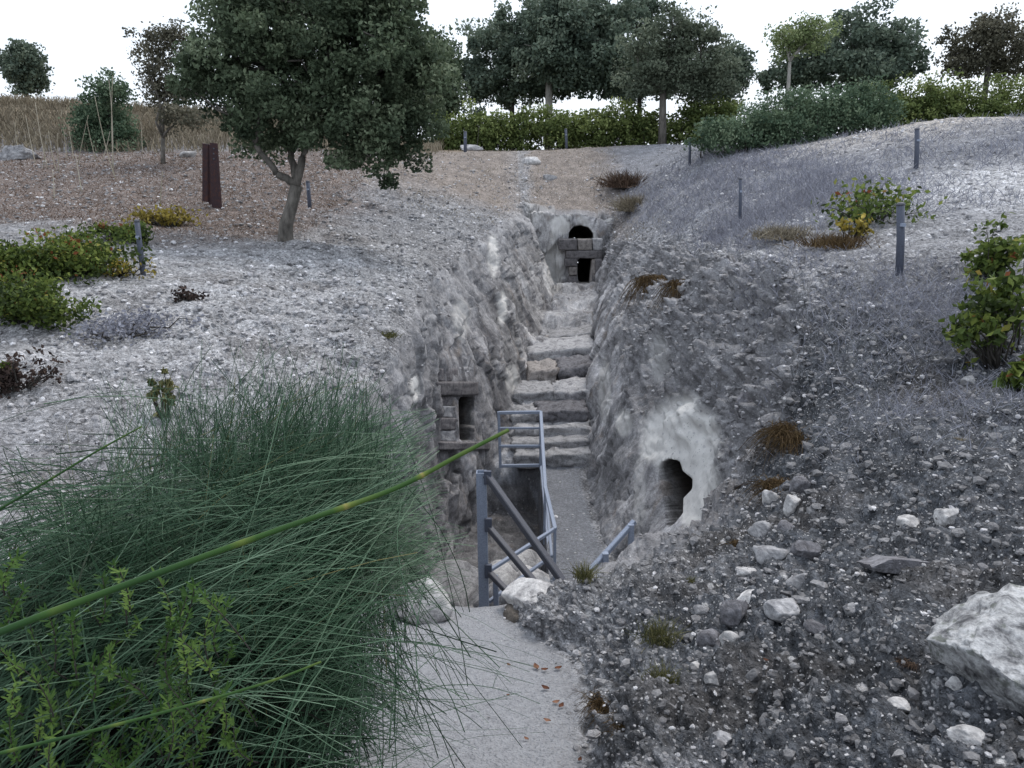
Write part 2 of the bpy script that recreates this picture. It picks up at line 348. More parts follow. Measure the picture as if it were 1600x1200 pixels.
HILL = {  # x: (Y list, z list)
 -120: ([-6,3,8,14,22,28,33,37,42,60,600],[-1.5,-1.5,-1.3,-1.0,-.4,.5,.9,2.6,3.3,3.4,3]),
 -25: ([-6,3,8,14,22,28,32,36,41,60,600],[-1.6,-1.8,-1.5,-1.15,-.35,.45,.75,2.5,3.3,3.4,3]),
 -9:  ([-6,3,5,7,10,14,17,22,27,30,33,37,42,60,600],[-1.6,-1.9,-1.9,-1.65,-1.3,-1.08,-.98,-.5,.25,.6,.9,1.8,2.4,2.4,2]),
 -4:  ([-6,3,5,7,10,14,17,20,25,30,34,40,60,600],[-1.7,-2.1,-2.25,-2.05,-1.78,-1.58,-1.42,-1.15,-.35,.45,.88,1.0,1.4,1]),
 6.5: ([-6,3,5,8,11,14,18,22,26,30,34,40,60,600],[-1.5,-1.55,-1.6,-1.45,-1.05,-.72,-.35,-.02,.35,.85,1.1,1.2,1.2,1]),
 13:  ([-6,3,5,8,11,14,18,22,25,28,32,40,60,600],[-1.3,-1.2,-1.15,-.95,-.5,0,.7,1.3,1.58,1.4,1.0,1.2,1.2,1]),
 120: ([-6,3,8,14,20,25,30,40,60,600],[-1,-1,-.8,.0,.7,1.1,1.0,1.0,1.2,1]),
}
rows = np.concatenate([np.linspace(-6, 1.2, 12)[:-1], 1.2*np.exp(np.linspace(0, math.log(9/1.2), 230))[:-1], np.linspace(9, 15.1, 130)[:-1],
    np.linspace(15.1, 15.6, 16)[:-1], np.linspace(15.6, 27.9, 165)[:-1], np.linspace(27.9, 28.3, 44)[:-1], np.linspace(28.3, 37, 60)[:-1], np.linspace(37, 60, 16)[:-1], [60, 90, 150, 300, 600]])
Yst = sorted(ST)
def hz(x): return pchip(rows, *HILL[x])
cols = [(np.full(len(rows), float(x)), hz(x)) for x in (-120, -25, -9, -4)]
for k in range(9):
    cols.append((pchip(rows, Yst, [ST[y][k][0] for y in Yst]), pchip(rows, Yst, [ST[y][k][1] for y in Yst])))
cols += [(np.full(len(rows), float(x)), hz(x)) for x in (6.5, 13, 120)]
NSEG = [10, 90, 95, 90, 72, 72, 40, 22, 40, 80, 90, 42, 60, 90, 14]
colid = []; XX = []; ZZ = []
for k, n in enumerate(NSEG):
    t = np.linspace(0, 1, n, endpoint=False)
    if k == 0: t = 1-(1-t)**3*(1-0*t)
    if k == len(NSEG)-1: t = t**2.2
    for tt in t:
        colid.append(k+tt); XX.append(cols[k][0]*(1-tt)+cols[k+1][0]*tt); ZZ.append(cols[k][1]*(1-tt)+cols[k+1][1]*tt)
colid.append(len(NSEG)); XX.append(cols[-1][0]); ZZ.append(cols[-1][1])
colid = np.array(colid); X = np.stack(XX, 1); Z = np.stack(ZZ, 1); Y = np.repeat(rows[:, None], X.shape[1], 1)
for _ in range(10):                      # soften the joints between the hill strips
    Zs = Z.copy(); Zs[:, 1:-1] = (Z[:, :-2]+2*Z[:, 1:-1]+Z[:, 2:])/4
    w = np.where((colid > 5.6) & (colid < 9.4), .25, 1.0); Z = Z*(1-w)+Zs*w
wl = (sstep(3.45, 3.8, colid)*(1-sstep(4.35, 4.8, colid)))[None]*sstep(6.3, 8.5, Y)*(1-sstep(26.5, 27.8, Y))
for _ in range(260):
    for A_ in (X, Z):
        As = A_.copy(); As[:, 1:-1] = (A_[:, :-2]+2*A_[:, 1:-1]+A_[:, 2:])/4; A_ += (As-A_)*wl
G0 = np.stack([X, Y, Z], -1)
def gnorm(G):
    n = np.cross(np.gradient(G, axis=1), np.gradient(G, axis=0)); return n/(np.linalg.norm(n, axis=-1, keepdims=True)+1e-9)
N0 = gnorm(G0)
ramp_wall = sstep(6, 8.5, Y)             # the cut begins beyond the path
wallL = sstep(3.8, 4.2, colid)*(1-sstep(5.9, 6.1, colid))*ramp_wall
wallR = sstep(8.9, 9.15, colid)*(1-sstep(10.8, 11.3, colid))*ramp_wall
back = sstep(27.8, 27.95, Y)*(1-sstep(28.2, 28.6, Y))*sstep(3.9, 4.1, colid)*(1-sstep(10.9, 11.1, colid))
wall = np.clip((wallL+wallR)*(1-sstep(28.3, 29, Y))+back, 0, 1)
floor = sstep(5.9, 6.1, colid)*(1-sstep(8.8, 9.0, colid))*(1-back)*(1-sstep(28.3, 28.6, Y))
path = sstep(5.4, 6.0, colid)*(1-sstep(8.6, 9.2, colid))*(1-sstep(5.8, 6.1, Y))
upper = sstep(9.75, 10.5, colid)*(1-sstep(11.3, 12.0, colid))+0*Y    # the conglomerate shoulder of the right wall
stairs = floor*sstep(15.3, 15.6, Y)
rough_fl = np.clip(floor*(sstep(7.0, 6.9, colid)+sstep(16.5, 18, Y)), 0, 1)
pz = G0*np.array([1, 1, .55])
n_big = fbm(pz*.75, 3); n_mid = fbm(pz*2.1+5, 4); n_rid = fbm(pz*1.5+11, 4, ridge=True); n_fine = fbm(G0*7, 3); n_lump = fbm(G0*4.2+31, 2); n_peb = fbm(G0*16+3, 2)
edge = sstep(3.95, 4.5, colid)*(1-sstep(10.6, 11.0, colid))
d = wall*(.34*n_big + .11*n_mid*(1+upper) + .05*(n_rid-.35) + .03*n_fine) + (wall*upper + .5*upper*ramp_wall*(Y < 20))*(.16*n_lump + .11*n_peb + .12*n_mid)
wm = wall > .05; pw = G0[wm]*np.array([1.1, .8, .75]) + np.stack([n_mid[wm], n_big[wm]*1.5, n_mid[wm]], 1)*.5
cv, c1, c2 = worley(pw); plane_t = np.ones(X.shape); plane_t[wm] = (.62+.75*cv)*(1-.45*sstep(.05, .0, c2-c1)); fac_ = np.zeros(X.shape); fac_[wm] = (cv-.5)*.26 - .07*sstep(.06, .0, c2-c1)
cv, c1, c2 = worley(pw*np.array([2.6, 2.6, 3.4])+40); fac_[wm] += (cv-.5)*.06 - .025*sstep(.10, .0, c2-c1)
d += wall*(1-.75*upper)*fac_*np.where(wallL > 0, .6, .5)
d += wallR*(1-upper)*.16*fbm(G0*np.array([1.6, 1.9, .35])+71, 4)+wallL*.05*fbm(G0*np.array([1.3, 1.5, .6])+51, 4)
strata = np.abs(((Z + .25*n_big)*1.15) % 1 - .5)
d += wallL*.05*sstep(.1, .0, strata)*(-1)*sstep(0, .3, n_mid)
PX0, PY0, _ = proj(G0)
calm = np.exp(-(((PX0-1065)/85)**2+((PY0-765)/105)**2))*((Y > 7.0) & (Y < 14)); d *= 1-.9*calm
hillm = np.clip(1-wall-floor-path, 0, 1)
near = 1-sstep(9, 16, Y)
d += hillm*(.10*n_big + .09*n_mid + .035*n_fine + (.04*n_lump+.035*n_peb)*(.35+.65*near))*(.5+.5*sstep(35, 25, Y))
rib = sstep(9.6, 10.5, colid)*(1-sstep(11.0, 11.25, colid))*sstep(7.2, 8.2, Y)*(1-sstep(15, 18, Y))
d += rib*(1-calm)*(.30*fbm(np.stack([X*.5, Y*1.9, Z*.5], -1), 3)+.10*n_lump)
gul = sstep(-5.5, -3.4, X)*(X < 0)*(colid < 4.6)*sstep(6.5, 8, Y)*(1-sstep(24, 27, Y))
d += gul*(.20*(fbm(np.stack([X*.35, Y*1.0, Z*.2], -1)+5, 4, ridge=True)-.35)+.07*n_mid+.03*n_lump)
right_near = sstep(8.6, 9.4, colid)*(1-sstep(8.5, 10, Y))
d += right_near*(1-.85*calm)*(.08*n_lump + .06*n_peb + .06*(n_rid-.3) + .06*n_mid)*(.45+.55*sstep(7.2, 5.8, Y))
d += rough_fl*(.16*n_mid + .07*n_fine + .10*(n_rid-.3)) + (floor+path)*.012*n_fine + path*.03*n_big
GR = G0 + N0*d[..., None]
# the stepped, worn upper flight of the cut
GR[..., 2] += stairs*.12*np.sin(Y*3.3+n_mid*2)*sstep(17, 18, Y)
NV = gnorm(GR)

# albedo tint of the ground: soil and stone kinds and painted bush shade, each with its own extent
def mixc(a, b, m): return a*(1-m[..., None]) + np.array(b)*m[..., None]
nz = fbm(np.stack([X, Y, Z*0], -1)*.35+2, 4); nz2 = fbm(np.stack([X, Y, Z*0], -1)*1.1+8, 4)
tint = np.broadcast_to(np.array([.255, .254, .262]), GR.shape).copy(); chips = np.full(X.shape, .45)
pale = sstep(-9.5, -4.5, X+1.5*nz2)*(X < 0)*sstep(6, 9, Y+nz2)*(1-sstep(17.5, 20, Y+3*nz))
tint = mixc(tint, (.385, .385, .392), pale*.9); chips = chips+.38*pale
mott = sstep(.0, .3, nz2+.35*n_mid)*sstep(0, -2, X)*(Y < 22); tint = mixc(tint, (.215, .207, .205), mott*.85); tint = mixc(tint, (.28, .28, .285), gul*sstep(-3.3, -2.0, X)*.6); chips = chips*(1-.3*mott)
soil = sstep(-3.5, -6, X+2.5*nz-.05*(Y-14))*sstep(14.5, 17.5, Y+2.5*nz)*(1-sstep(31, 34, Y))
tint = mixc(tint, (.155, .118, .098), soil*.92); chips = chips*(1-soil)+.58*soil
farc = sstep(23, 28, Y+3*nz)*sstep(-7, -3, X)*(1-sstep(4.5, 6, X))
tint = mixc(tint, (.265, .225, .195), farc*.9); chips = chips*(1-.45*farc)
lil = sstep(3.2, 4.5, X+.8*nz2)*sstep(12.5, 15, Y+2*nz)*(1-sstep(33, 36, Y))
tint = mixc(tint, (.235, .24, .26), lil*.9); chips = chips*(1-lil)+.25*lil
crest = np.exp(-(((X-12.5)/4)**2+((Y-25)/2.6)**2)); tint = mixc(tint, (.42, .39, .36), np.clip(crest*1.2, 0, 1)); chips = np.clip(chips+.6*crest, 0, 1.1)
scree = np.exp(-(((X-9.3)/2.2)**2+((Y-15.5)/2.0)**2)); tint = mixc(tint, (.55, .55, .56), np.clip(scree*1.2, 0, 1)); chips = np.clip(chips+.8*scree, 0, 1.1)
nearm = sstep(.3, .9, X+.3*nz2)*(1-sstep(8, 12, Y+2*nz))
tint = mixc(tint, (.076, .082, .092), nearm*.92); chips = chips*(1-nearm)+.42*nearm
rim = sstep(10.85, 11.1, colid)*(1-sstep(11.25, 11.6, colid))*sstep(8.5, 10.5, Y)*(1-sstep(15.5, 19, Y)); tint = mixc(tint, (.42, .415, .42), rim*.75*sstep(-.25, .2, nz2)); chips = chips+.4*rim
tint = mixc(tint, (.215, .215, .222), nearm*sstep(1.9, 1.2, X+.2*nz2)*sstep(4.6, 5.4, Y)*.85)
bush_shade = sstep(-.35, -.75, X+.2*nz2)*sstep(4.0, 3.4, Y+.3*nz2); tint = mixc(tint, (.045, .038, .028), bush_shade*.95); chips = chips*(1-.9*bush_shade)  # darkens the ground under the broom, painted in place of its shade
brown = sstep(.05, .35, nz2)*nearm; tint = mixc(tint, (.07, .06, .052), brown*.5)
grass_bank = sstep(33, 36, Y)*(X < -2); tint = mixc(tint, (.25, .19, .12), grass_bank*.9)
tint = mixc(tint, (.10, .11, .05), sstep(36, 40, Y)*(X > -4)*.8)
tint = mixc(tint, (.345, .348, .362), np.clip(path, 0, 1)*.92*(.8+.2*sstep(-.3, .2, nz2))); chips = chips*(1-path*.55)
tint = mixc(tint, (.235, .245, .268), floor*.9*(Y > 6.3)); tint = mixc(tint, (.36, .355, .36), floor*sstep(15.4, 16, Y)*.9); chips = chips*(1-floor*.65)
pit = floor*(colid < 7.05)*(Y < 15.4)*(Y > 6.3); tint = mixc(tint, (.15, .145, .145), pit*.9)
wcol = np.broadcast_to(np.array([.33, .323, .328]), GR.shape).copy()
wcol = mixc(wcol, (.255, .247, .252), wallL*sstep(17, 14, Y)*.8)
wcol = mixc(wcol, (.36, .35, .345), wallL*sstep(17, 20, Y)*.8)
wcol = mixc(wcol, (.275, .27, .276), np.clip(upper*1.1, 0, 1)*.95)
tint = mixc(tint, (0, 0, 0), np.zeros(X.shape)); wcol = wcol*(1+(plane_t-1)*(1-.7*upper))[..., None]; tint = tint*(1-wall[..., None]) + wcol*wall[..., None]
topL = wallL*(1-sstep(4.3, 5.0, colid+.5*n_mid)); tint = mixc(tint, (.30, .297, .303), topL*.85)
chips = chips*(1-wall) + wall*(upper*.55+.03) + .4*topL
FX, FY, FD = proj(GR)
fresh = np.zeros(X.shape)
def fresh_patch(cx, cy, rx, ry, ylo, yhi, amt=1, rot=0):
    global fresh
    dx, dy = FX-cx, FY-cy; c, s = math.cos(rot), math.sin(rot)
    q = ((dx*c+dy*s)/rx)**2 + ((-dx*s+dy*c)/ry)**2 + .5*n_mid + .3*n_fine
    fresh = np.maximum(fresh, amt*sstep(1.35, .55, q)*((Y > ylo) & (Y < yhi)))
fresh_patch(1066, 684, 62, 66, 8.8, 14.5, 1); fresh_patch(1092, 770, 34, 70, 8.8, 14.5, 1); fresh_patch(1030, 560, 16, 40, 11, 16, .4)
fresh_patch(975, 660, 14, 22, 12, 17, .7); fresh_patch(945, 610, 10, 50, 13, 19, .55); fresh_patch(785, 480, 8, 26, 15, 24, .8); fresh_patch(770, 400, 9, 34, 17, 26, .8)
fresh_patch(648, 605, 8, 22, 9, 15, .9); fresh_patch(865, 420, 16, 40, 20, 29, .5); fresh_patch(800, 590, 12, 22, 14, 20, .6); fresh_patch(875, 352, 15, 16, 26, 29, .8); fresh_patch(720, 500, 14, 34, 12, 20, .5)
fresh_patch(1000, 770, 10, 60, 10, 15, .35)
crowning = (np.abs(Y-28.6) < .6)*sstep(4, 4.3, colid)*(1-sstep(10.6, 11, colid)); fresh = np.maximum(fresh, crowning*.5*sstep(0, .3, n_mid))

NR, NC = X.shape
idx = np.arange(NR*NC).reshape(NR, NC)
QUADS = np.stack([idx[:-1, :-1], idx[:-1, 1:], idx[1:, 1:], idx[1:, :-1]], -1)
VG = GR.reshape(-1, 3).copy(); inside = np.zeros(len(VG)); AT = {'tint': tint.reshape(-1, 3), 'chips': chips.ravel(), 'fresh': fresh.ravel()}
FXr, FYr = FX.ravel(), FY.ravel(); drop = np.zeros((NR-1, NC-1), bool); EXTRA = {}
def cut_hole(poly, ylo, yhi, cmin, cmax, inward, depth, owner, wide=1.0):
    """open the rock at the outline seen in the photo and carve a chamber behind it"""
    global VG, inside
    inp = in_poly(FX, FY, poly) & (Y > ylo) & (Y < yhi) & (colid >= cmin) & (colid <= cmax)
    f = inp[:-1, :-1] & inp[1:, :-1] & inp[:-1, 1:] & inp[1:, 1:] & ~drop
    drop[f] = True; q = QUADS[f]
    e = np.concatenate([np.stack([q[:, k], q[:, (k+1) % 4]], 1) for k in range(4)])
    key = np.sort(e, 1); _, inv, cnt = np.unique(key, axis=0, return_inverse=True, return_counts=True)
    e = e[cnt[inv.ravel()] == 1]; bv = np.unique(e)
    pl = np.array(poly, float); a = pl; b = np.roll(pl, -1, 0)
    for v in bv:                          # snap the rim onto the outline
        p = np.array([FXr[v], FYr[v]]); t = np.clip(((p-a)*(b-a)).sum(1)/((b-a)**2).sum(1), 0, 1); q2 = a+(b-a)*t[:, None]
        k = np.argmin(((q2-p)**2).sum(1))
        if ((q2[k]-p)**2).sum() < 14**2: VG[v] = P(q2[k][0], q2[k][1], VG[v, 1])
    inward = np.asarray(inward, float); inward /= np.linalg.norm(inward)
    cen = VG[bv].mean(0); m = {}; newV = []; base = len(VG); rings = [(0.12, 1.0), (.5, 1+.15*wide), (depth*.6, 1+.9*wide), (depth, 1+.8*wide), (depth*1.1, .05)]
    for k, (dd, sc) in enumerate(rings):
        for v in bv:
            m[(v, k)] = base+len(newV); newV.append(cen+(VG[v]-cen)*sc + inward*dd )
    F = []
    for (v0, v1) in e:
        prev = (v0, v1)
        for k in range(len(rings)):
            cur = (m[(v0, k)], m[(v1, k)]); F.append((prev[0], prev[1], cur[1], cur[0])); prev = cur
    VG = np.concatenate([VG, np.array(newV)]); nn = len(newV)
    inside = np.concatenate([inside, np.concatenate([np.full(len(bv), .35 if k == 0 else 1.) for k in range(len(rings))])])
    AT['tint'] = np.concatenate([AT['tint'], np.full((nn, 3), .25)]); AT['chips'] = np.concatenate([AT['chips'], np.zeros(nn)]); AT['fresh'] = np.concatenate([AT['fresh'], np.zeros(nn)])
    EXTRA.setdefault(owner, []).append(np.array(F))
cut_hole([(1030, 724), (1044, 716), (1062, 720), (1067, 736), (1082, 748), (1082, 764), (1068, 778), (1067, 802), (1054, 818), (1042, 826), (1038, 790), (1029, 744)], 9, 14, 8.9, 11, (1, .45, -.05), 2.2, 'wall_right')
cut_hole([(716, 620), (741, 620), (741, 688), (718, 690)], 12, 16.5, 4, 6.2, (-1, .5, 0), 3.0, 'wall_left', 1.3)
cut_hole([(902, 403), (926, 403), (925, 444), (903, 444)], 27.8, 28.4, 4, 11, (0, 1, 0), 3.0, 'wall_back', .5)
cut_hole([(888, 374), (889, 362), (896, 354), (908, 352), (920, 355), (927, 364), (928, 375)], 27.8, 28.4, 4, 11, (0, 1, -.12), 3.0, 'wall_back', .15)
AT['inside'] = inside
ci = (colid[:-1]+colid[1:])/2; ry = (rows[:-1]+rows[1:])/2
CI, RY = np.meshgrid(ci, ry)
own = np.zeros(CI.shape, int)
cut = (RY > 6.2) & (RY < 28.3)
own[cut & (CI > 4) & (CI < 6)] = 1; own[cut & (CI > 9) & (CI < 11)] = 2; own[cut & (CI >= 6) & (CI <= 9)] = 3
own[(RY > 27.9) & (RY < 28.3) & (CI > 4) & (CI < 11)] = 4
own[cut & (CI >= 6) & (CI <= 9) & (RY > 15.45)] = 6; own[cut & (CI >= 6) & (CI <= 8) & (RY <= 15.6)] = 7
own[(RY > 27.9) & (RY < 28.3) & (CI > 4) & (CI < 11)] = 4
own[(RY <= 6.2) & (RY > -6) & (CI > 5.5) & (CI < 9)] = 5
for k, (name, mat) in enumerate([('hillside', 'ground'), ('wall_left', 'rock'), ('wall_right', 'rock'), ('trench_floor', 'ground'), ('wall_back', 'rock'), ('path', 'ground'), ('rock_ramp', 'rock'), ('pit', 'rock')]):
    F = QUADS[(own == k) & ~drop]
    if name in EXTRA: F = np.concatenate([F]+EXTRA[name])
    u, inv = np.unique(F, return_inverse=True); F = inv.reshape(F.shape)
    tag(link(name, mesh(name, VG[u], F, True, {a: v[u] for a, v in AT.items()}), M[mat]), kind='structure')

# ------------------------------------------------------------------ placing on the ground
vis = (FD > .3) & (FX > -300) & (FX < 1900) & (FY > -100) & (FY < 1400)
gi = np.argwhere(vis); gx = FX[vis]; gy = FY[vis]; gp = GR[vis]; gn = NV[vis]
def G(px, py, r=5, far=None):
    """the ground point the photo shows at (px, py)"""
    q = (gx-px)**2+(gy-py)**2; k = q < r*r
    if far: k &= (gp[:, 1] > far[0]) & (gp[:, 1] < far[1])
    if not k.any():
        if r > 60: raise Exception('no ground %s %s' % (px, py))
        return G(px, py, r*1.7, far)
    c = gp[k]; y0 = c[:, 1].min(); c = c[c[:, 1] < y0*1.06+.05]; return c.mean(0)
def ground_z(x, y):
    j = np.searchsorted(rows, y); i = np.argmin(np.abs(GR[j, :, 0]-x)); return GR[j, i, 2]

# ------------------------------------------------------------------ stones
def ico(sub):
    bm = bmesh.new(); bmesh.ops.create_icosphere(bm, subdivisions=sub, radius=1)
    V = np.array([v.co[:] for v in bm.verts]); F = np.array([[v.index for v in f.verts] for f in bm.faces]); bm.free(); return V, F
ICO = {k: ico(k) for k in (1, 2, 3, 4, 5)}
def rock_geo(size, seed, sub=3, cuts=9, rough=.10, flat=.55):
    rg = np.random.default_rng(seed); V, F = ICO[sub]; V = V.copy()
    for _ in range(cuts):
        n = rg.normal(size=3); n /= np.linalg.norm(n); k = rg.uniform(flat, .95)
        dd = V@n; V -= np.clip(dd-k, 0, None)[:, None]*n*.92
    o = rg.uniform(0, 60, 3)
    V += V*(rough*fbm(V*1.8+o, 3)+rough*.5*fbm(V*6+o, 3))[:, None]
    return V*np.asarray(size), F
def rot_z(V, a): c, s = math.cos(a), math.sin(a); return V@np.array([[c, s, 0], [-s, c, 0], [0, 0, 1]])
def rock(name, loc, size, seed, mat, label, cat='rock', group=None, sub=4, rz=0, tilt=(0, 0), **kw):
    V, F = rock_geo(size, seed, sub, **kw)
    cx, sx = math.cos(tilt[0]), math.sin(tilt[0]); V = V@np.array([[1, 0, 0], [0, cx, sx], [0, -sx, cx]])
    cy, sy = math.cos(tilt[1]), math.sin(tilt[1]); V = V@np.array([[cy, 0, -sy], [0, 1, 0], [sy, 0, cy]])
    V = rot_z(V, rz)
    o = link(name, mesh(name, V, F, True), M[mat]); o.location = [float(x) for x in loc]
    return tag(o, label, cat, group)
def block_geo(c0, c1, c2, c3, depth, seed, rough=.012, n=11):
    """rough squared block: four front corners (photo order tl, tr, br, bl) and a depth behind them"""
    f = [np.asarray(c, float) for c in (c0, c1, c2, c3)]
    nrm = np.cross(f[1]-f[0], f[3]-f[0]); nrm /= np.linalg.norm(nrm)
    if nrm[1] < 0: nrm = -nrm
    bm = bmesh.new(); bmesh.ops.create_cube(bm, size=2); bmesh.ops.subdivide_edges(bm, edges=bm.edges[:], cuts=n-2, use_grid_fill=True)
    V = np.array([v.co[:] for v in bm.verts]); F = np.array([[v.index for v in q.verts] for q in bm.faces]); bm.free()
    u = (V[:, 0:1]+1)/2; w = (V[:, 2:3]+1)/2; t = (V[:, 1:2]+1)/2
    W_ = (f[3]*(1-u)+f[2]*u)*(1-w) + (f[0]*(1-u)+f[1]*u)*w + nrm*depth*t
    cen = W_.mean(0); q = np.abs(V); e = (np.sort(q, 1)[:, 1] > .99)   # edges and corners worn in
    W_[e] += (cen-W_[e])*.03
    W_ += (W_-cen)/np.linalg.norm(W_-cen, axis=1)[:, None]*(rough*2.4*fbm(W_*4+seed*7.7, 4, gain=.65))[:, None]
    return W_, F
def block(name, corners, Y0, depth, seed, mat, parent, rough=.014, Ys=None):
    Ys = Ys or [Y0]*4; c = [P(px, py, y) for (px, py), y in zip(corners, Ys)]
    V, F = block_geo(*c, depth, seed, rough)
    return link(name, mesh(name, V, F, True), M[mat], parent)
def rect(x0, y0, x1, y1): return [(x0, y0), (x1, y0), (x1, y1), (x0, y1)]

# tomb front at the head of the cut
fac = empty('tomb_facade', P(905, 446, 27.8), 'masonry tomb front with small dark doorway below an arched opening', 'tomb')
for k, (r, m) in enumerate([((873, 374, 902, 391), 'dark'), ((903, 374, 925, 391), 'tan'), ((926, 373, 942, 391), 'grey'),
                            ((882, 404, 902, 416), 'dark'), ((889, 417, 902, 430), 'tan'), ((887, 431, 902, 444), 'dark'), ((930, 404, 941, 443), 'dark')]):
    block('ashlar_block', rect(*r), 27.75+.03*(k % 3), .5, 10+k, m, fac)
block('lintel', rect(884, 391.5, 941, 403.5), 27.78, .5, 30, 'dark', fac)
block('door_jamb', [(925, 404), (930, 404), (930, 443), (921, 443)], 27.85, .35, 31, 'tan', fac)
block('threshold', rect(880, 444, 943, 449), 27.6, .6, 32, 'tan', fac)
# doorway in the left wall
ld = empty('side_tomb_doorway', P(720, 692, 13.9), 'doorway with heavy stone lintel cut in the left trench wall', 'doorway')
for k, (r, m, y) in enumerate([((688, 576, 716, 596), 'dark', 13.5), ((717, 574, 748, 596), 'grey', 13.9), ((685, 619, 716, 634), 'dark', 13.4), ((688, 635, 716, 652), 'grey', 13.45), ((686, 653, 717, 672), 'dark', 13.45), ((690, 673, 717, 690), 'grey', 13.5)]):
    yw = [G(px, py, 7, (12.2, 17))[1]+.03 for px, py in rect(*r)]; yw = [(yw[0]+yw[3])/2, (yw[1]+yw[2])/2]
    block('ashlar_block', rect(*r), y, .5, 40+k, m, ld, .03, [yw[0], yw[1], yw[1], yw[0]])
DL, DR = G(684, 650, 8, (12.2, 17))[1], G(752, 650, 8, (12.2, 17))[1]
block('lintel', rect(683, 597, 749, 618), 13.4, .7, 50, 'dark', ld, .03, [DL-.02, DR-.02, DR-.02, DL-.02])
block('threshold', rect(688, 691, 768, 703), 13.5, .7, 51, 'dark', ld, .03, [DL-.02, DR-.02, DR-.02, DL-.02])
# steps of the cut: each a slab
st = tag(empty('rock_steps', P(870, 730, 15.4), None, None), kind='structure')
for k, (c, y, dp, m) in enumerate([([(806, 713), (924, 709), (924, 732), (806, 732)], 15.3, .9, 'step'), ([(800, 692), (924, 689), (924, 711), (800, 713)], 15.75, .9, 'step'), ([(838, 644), (920, 641), (920, 668), (838, 669)], 16.6, .9, 'slate'), ([(800, 650), (840, 646), (838, 674), (800, 676)], 16.65, .8, 'step'),
        ([(800, 671), (924, 667), (924, 692), (800, 694)], 16.2, .8, 'step'), ([(800, 616), (866, 611), (867, 644), (800, 646)], 17.6, 1.2, 'step'), ([(868, 613), (924, 608), (924, 642), (867, 644)], 17.5, 1.2, 'grey'), ([(826, 582), (871, 577), (871, 612), (826, 614)], 18.7, 1.2, 'tan'), ([(873, 575), (930, 571), (930, 610), (873, 612)], 18.75, 1.2, 'slate'),
        ([(822, 552), (932, 541), (932, 577), (822, 580)], 20.0, 1.6, 'grey'), ([(858, 527), (934, 519), (934, 538), (856, 545)], 21.6, 1.5, 'step'), ([(866, 504), (936, 497), (936, 516), (864, 520)], 23.0, 1.5, 'grey'), ([(862, 478), (940, 474), (940, 492), (862, 498)], 24.8, 1.6, 'step')]):
    block('step', c, y, dp, 60+k, m, st, .11)

# boulders and single stones: (name, px, py (base), width px, height px, material, label)
def boulder(px, py, w, h, mat, label, seed, far=None, cat='rock', dz=.25, name='boulder', depth=.8, **kw):
    g = G(px, py, far=far); s = math.hypot(g[1]*cP-g[2]*sP, 0)/FPX
    g = g.copy(); g[2] += h*s*(.5-dz)*.9; g[1] += w*s*.2
    kw.setdefault('cuts', 15); kw.setdefault('flat', .46); kw.setdefault('rough', .15)
    return rock(name, g, (w*s*.56, w*s*.56*depth, h*s*.60), seed, mat, label, cat, **kw)
V, F = ICO[5]; V = V.copy()
for n_, k in (((-.22, -.45, .87), .36), ((-.62, -.55, -.55), .50), ((-.9, -.2, .25), .80), ((.1, -.93, -.35), .62), ((-.35, -.9, .15), .72), ((-.75, .2, .6), .66), ((.3, -.5, .8), .44), ((0, 0, -1), .5), ((-.5, -.75, .4), .62), ((.6, -.75, .2), .75)):
    n_ = np.array(n_); n_ = n_/np.linalg.norm(n_); V -= np.clip(V@n_-k, 0, None)[:, None]*n_*.95
cv, c1, c2 = worley(V*np.array([2.4, 2.4, 4.5])+9); V += V*((cv-.5)*.10-.05*sstep(.1, 0, c2-c1)+.10*fbm(V*3+4, 5, gain=.6))[:, None]
o = link('boulder', mesh('boulder', V*np.array([.33, .36, .28]), F, True), M['mossy']); o.location = P(1612, 1048, 2.5); o.rotation_euler = (0, R(14), R(-8))
tag(o, 'large pale lichen streaked boulder at the right edge of the near slope', 'rock')
boulder(660, 966, 118, 66, 'white', 'pale boulder at the path edge, half behind the broom twigs', 102, far=(4.8, 6.3), sub=4)
boulder(1228, 965, 60, 34, 'grey', 'greenish grey stone in the middle of the near slope', 104)
boulder(1180, 945, 46, 28, 'white', 'rounded white stone beside the dark blue-grey slab on the slope', 105)
boulder(1424, 820, 46, 24, 'white', 'flat white stone above the splintered slab, left of a pair', 106)
boulder(1482, 816, 38, 32, 'white', 'leaning white stone above the splintered slab, right of a pair', 107)
boulder(1515, 602, 24, 22, 'white', 'round pale stone below the vine on the right slope', 108)
boulder(1490, 1082, 26, 36, 'white', 'small upright pale stone just under the large boulder', 109)
boulder(1240, 800, 26, 34, 'white', 'bright white hollow stone on the crest of the near slope', 110)
boulder(1150, 965, 56, 44, 'slate', 'dark blue-grey slab jutting from the near slope', 111, dz=.35)
boulder(1172, 648, 46, 60, 'slate', 'squared grey block set in the right trench edge', 112, depth=.7)
boulder(1262, 872, 44, 36, 'slate', 'blue-grey stone below the rusty tuft on the near slope', 113)
boulder(1405, 1110, 44, 22, 'white', 'flat light stone low on the near slope, left of the large boulder', 114)
boulder(1520, 1165, 60, 26, 'white', 'low pale stone at the lower right corner', 115)
boulder(1130, 1165, 36, 30, 'grey', 'grey rounded stone at the bottom of the near slope', 116)
boulder(1115, 1070, 24, 26, 'white', 'small white stone beside the dry weeds on the near slope', 117)
